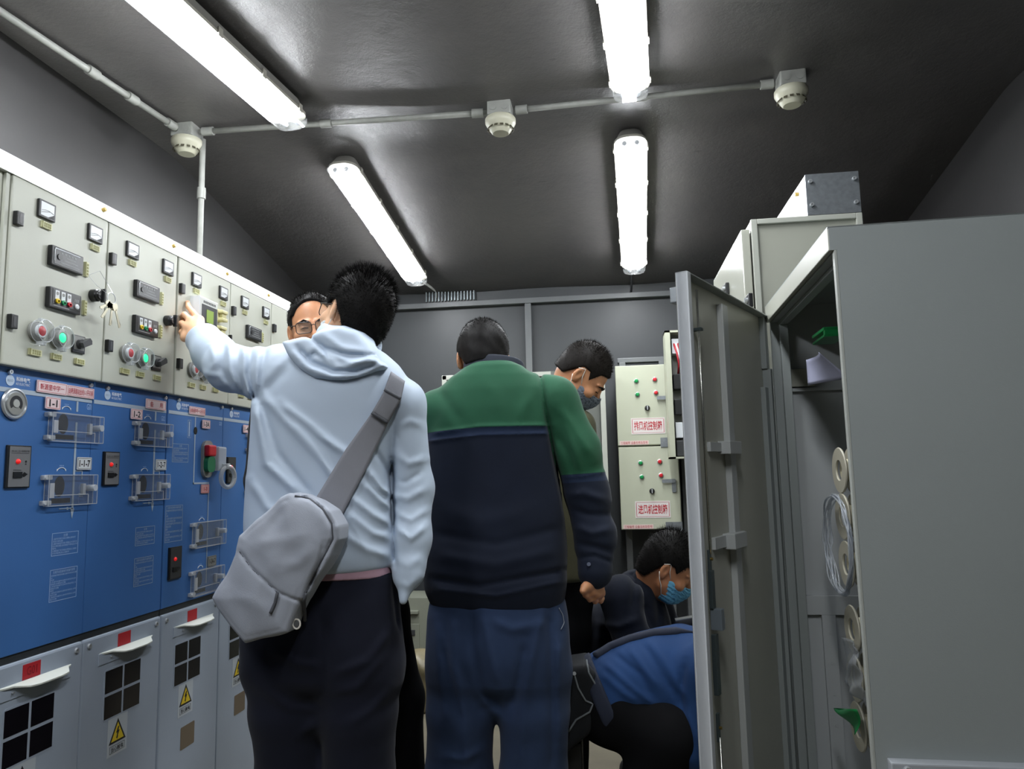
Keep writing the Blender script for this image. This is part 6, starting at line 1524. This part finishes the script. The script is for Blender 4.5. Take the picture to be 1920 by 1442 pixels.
def trousers5(P):
    d = smin(limb(P, [hz, kn5a, ft5a], [.13, .085, .06], .03), limb(P, [hz, kn5b, ft5b], [.13, .085, .06], .03), .03); return np.maximum(d+cloth_noise(P, .004, 12, 5), .07-P[:, 2])
lo, hi = bounds([hz, kn5a, kn5b, ft5a, ft5b], .16); lo[2] = .05; sdf_part('trousers', trousers5, lo, hi, .008, mat('black cloth', '#08080b', .9, spec=.15), p5)
shoes(p5, [ft5a, ft5b], (1, -.1, 0), M_SHOE)
tl = MB(); a, b = J(1266, 1162, Y5-.1), J(1312, 1154, Y5-.1); tl.box(-.0, (b-a).length+.06, -.02, .02, -.0015, .0015, M=Matrix.Translation(a) @ (b-a).to_track_quat('X', 'Z').to_matrix().to_4x4())
tag(tl.build('metal_ruler', M_ZINC), 'thin metal strip held by the crouching man with the blue mask', 'ruler')

# ---------------------------------------------------------------- 6. man bending low in the royal blue jacket
Y6 = 2.58
p6 = empty('person', (J(1215, 1400, Y6).x, Y6, 0), 'person in a royal blue work jacket bending over low beside the open cabinet door', 'person')
hp6 = J(1150, 1305, Y6); ch6 = J(1290, 1262, Y6+.08); n6 = J(1330, 1310, Y6+.14); c6 = J(1338, 1390, Y6+.16); R6 = basis_fu(wc(.2, -.1, .95), wc(.1, -.98, 0))
sh6 = J(1318, 1265, Y6-.06); el6 = J(1308, 1400, Y6-.10); wr6 = Vector((J(1330, 1420, Y6).x, Y6-.02, .16))
kn = [Vector((hp6.x+.16, Y6-.10, .42)), Vector((hp6.x+.20, Y6+.14, .42))]; ft = [Vector((hp6.x+.02, Y6-.10, .09)), Vector((hp6.x+.04, Y6+.15, .09))]
H6 = dict(mcp=[wr6+Vector((.03-.012*i, -.01*i, -.07)) for i in range(4)], fingers=[[wr6+Vector((.03-.012*i, -.01*i, -.07)), wr6+Vector((.04-.012*i, -.01*i, -.10)), wr6+Vector((.03-.012*i, -.01*i, -.12)), wr6+Vector((.018-.012*i, -.01*i, -.122))] for i in range(4)], thumb=[wr6+Vector((.02, .01, -.02)), wr6+Vector((.045, .02, -.055)), wr6+Vector((.045, .02, -.08))])
def body6(P):
    d = head_sdf(P, c6, R6); d = smin(d, cap(P, hpt(c6, R6, (0, -.03, -.05)), n6, .056, .064), .02)
    t = limb(P, [n6, ch6, hp6], [.07, .12, .11], .05); t = smin(t, limb(P, [ch6, sh6, el6, wr6], [.05, .045, .036, .026], .02), .02)
    s2, e2 = sh6+Vector((-.04, .30, 0)), el6+Vector((-.02, .32, 0)); t = smin(t, limb(P, [ch6, s2, e2, e2+Vector((.02, -.06, -.2))], [.05, .045, .036, .026], .02), .02)
    for k, f in zip(kn, ft): t = smin(t, limb(P, [hp6, k, f], [.09, .055, .036], .02), .03)
    return smin(smin(d, t, .02), hand(P, H6, wr6), .01)
lo, hi = bounds([hp6, c6, *kn, *ft, sh6, el6, sh6+Vector((.1, .4, 0))], .17); lo[2] = .02
sdf_part('body', body6, lo, hi, .0055, M_SK3, p6)
hair_obj(p6, c6, R6, M_HAIR, n=3000, seed=12)
M_RB = cloth_mat('royal blue work cloth', '#1c3760', .9, 700, .12, .08)
sec6 = [(hp6+Vector((.0, 0, .0)), .150), (J(1200, 1286, Y6+.02), .152), (J(1250, 1276, Y6+.06), .158), (ch6-Vector((0, 0, .015)), .155), (J(1322, 1285, Y6+.12), .13)]
def jacket6(P):
    d = limb(P, [s[0] for s in sec6], [s[1] for s in sec6], .05)
    d = smin(d, limb(P, [sh6+Vector((-.02, .05, -.01)), sh6, el6, wr6+Vector((0, 0, .03))], [.10, .095, .078, .055], .03), .03)
    s2, e2 = sh6+Vector((-.04, .30, 0)), el6+Vector((-.02, .32, 0)); d = smin(d, limb(P, [ch6+Vector((0, .08, 0)), s2, e2, e2+Vector((.02, -.06, -.17))], [.1, .09, .07, .05], .03), .03)
    d = smax(d, -((P-V3(hp6+Vector((-.045, 0, .02)))) @ V3(Vector((.92, .1, .38)).normalized())), .01)
    d = d+cloth_noise(P, .003, 12, 31)
    return folds(P, d, [([(1125, 1260), (1170, 1300), (1200, 1320)], 7, .009), ([(1130, 1240), (1185, 1290), (1230, 1325)], 7, .009), ([(1150, 1225), (1200, 1265), (1225, 1310)], 6, -.007), ([(1180, 1215), (1205, 1250), (1235, 1290)], 6, .008), ([(1205, 1205), (1225, 1240), (1262, 1300)], 6, -.006), ([(1215, 1200), (1245, 1240), (1285, 1310)], 7, .006),
                        ([(1285, 1240), (1275, 1300), (1290, 1380)], 7, -.010), ([(1280, 1330), (1300, 1370), (1312, 1400)], 7, .008), ([(1270, 1340), (1285, 1400), (1300, 1442)], 7, .007)], Y6)
lo, hi = bounds([s[0] for s in sec6]+[el6, wr6, sh6+Vector((.1, .42, 0))], .2)
sdf_part('jacket', jacket6, lo, hi, .0055, M_RB, p6, it=2)
def band6(P):
    n_ = Vector((.92, .1, .38)).normalized(); o_ = hp6+Vector((-.045, 0, .02)); t = (P-V3(o_)) @ V3(n_)
    d = limb(P, [s[0] for s in sec6], [s[1]+.006 for s in sec6], .05); return smax(smax(d, -t-.03, .006), t-.018, .006)
sdf_part('waistband', band6, lo, hi, .0055, mat('dark navy knit', '#1a2133', .85, bump=.2), p6)
# dark seam panel over the shoulders, following the back
mb = MB(); sp = along(jacket6, [(1116, 1232), (1145, 1213), (1180, 1199), (1225, 1188), (1275, 1184), (1308, 1186)], .0, 30, y0=2.0); mb.tube(sp, .016, 8, rs=[.016]*24+[.012, .010, .008, .006, .005, .004, .003]); mb.build('shoulder_band', mat('dark navy knit', '#1a2133', .85), p6, smooth=True)
def trousers6(P):
    d = None
    for k, f in zip(kn, ft):
        q = limb(P, [hp6+Vector((.0, 0, -.01)), k, f], [.14, .10, .07], .04); d = q if d is None else smin(d, q, .04)
    return np.maximum(d+cloth_noise(P, .004, 12, 6), .07-P[:, 2])
lo, hi = bounds([hp6, *kn, *ft], .17); lo[2] = .05; sdf_part('trousers', trousers6, lo, hi, .007, mat('black cloth', '#08080b', .9, spec=.15), p6)
shoes(p6, ft, (1, 0, 0), M_SHOE)

# ---------------------------------------------------------------- backpack on the floor between them, and rubbish on the floor
Y7 = 2.55
bk = empty('backpack', J(1090, 1400, Y7), 'black backpack with grey piping beside the blue trousers, low in front of the bent man', 'bag')
kpoly = [(1068, 1236), (1098, 1232), (1120, 1250), (1132, 1285), (1128, 1330), (1105, 1365), (1075, 1390), (1050, 1405), (1035, 1390), (1040, 1260)]
kp = [(aty(x, y, Y7).x, aty(x, y, Y7).z) for x, y in kpoly]
def pack(P):
    d2 = poly_sd(P[:, 0], P[:, 2], kp)+.03; T_ = .07; w_ = np.abs(P[:, 1]-Y7)-T_
    return (np.hypot(np.maximum(d2, 0), np.maximum(w_, 0))+np.minimum(np.maximum(d2, w_), 0)-.03)*.85+cloth_noise(P, .004, 14, 40)
lo, hi = bounds([Vector((x, Y7, z)) for x, z in kp], .06); lo[1] -= .08; hi[1] += .08
M_PACK = cloth_mat('black pack cloth', '#1a1c20', .7, 500, .2); sdf_part('pack_body', pack, lo, hi, .005, M_PACK, bk)
M_PIP = mat('grey piping', '#6f7478', .5)
for L_ in ([(1076, 1262), (1084, 1290), (1098, 1314), (1112, 1320), (1106, 1335), (1080, 1350), (1066, 1372)], [(1100, 1238), (1104, 1262), (1120, 1290)]): MB().tube(along(pack, L_, .001, 24, y0=2.0), .0032, 6).build('piping', M_PIP, bk, smooth=True)
MB().cyl(surf(pack, 1077, 1263, 2.0, eps=0), surf(pack, 1077, 1263, 2.0, eps=.006), .006, n=10).build('buckle', M_CHROME, bk)
q7 = J(1085, 1390, Y7); mb = MB(); mb.box(q7.x-.08, q7.x+.01, Y7-.02, Y7+.09, 0, q7.z+.0, .01); tag(mb.build('tool_case', mat('black case', '#141518', .5)), 'black case on the floor holding up the black backpack', 'case')
# crumpled plastic and paper by the low cabinet
M_CRUM = mat('crumpled brown wrap', '#746b52', .4, noise=.35, nscale=9); M_CRUM2 = clear_mat('thin clear film', '#f2f0e8', .08, .25, .15)
qc = atz(790, 1330, .0)
def crum(P):
    L = P-V3(Vector((qc.x, qc.y, .12))); d = ell(L, (0, 0, 0), (.13, .12, .20)); return (d+cloth_noise(P, .03, 12, 50, (1, 1, 1)))*.6
sdf_part2 = sdf_part('crumpled_wrapping', lambda P: np.maximum(crum(P), .002-P[:, 2]), (qc.x-.25, qc.y-.25, -.01), (qc.x+.25, qc.y+.25, .45), .009, M_CRUM, None)
tag(sdf_part2, 'crumpled brown and clear wrapping heaped on the floor by the low olive cabinet', 'packaging')
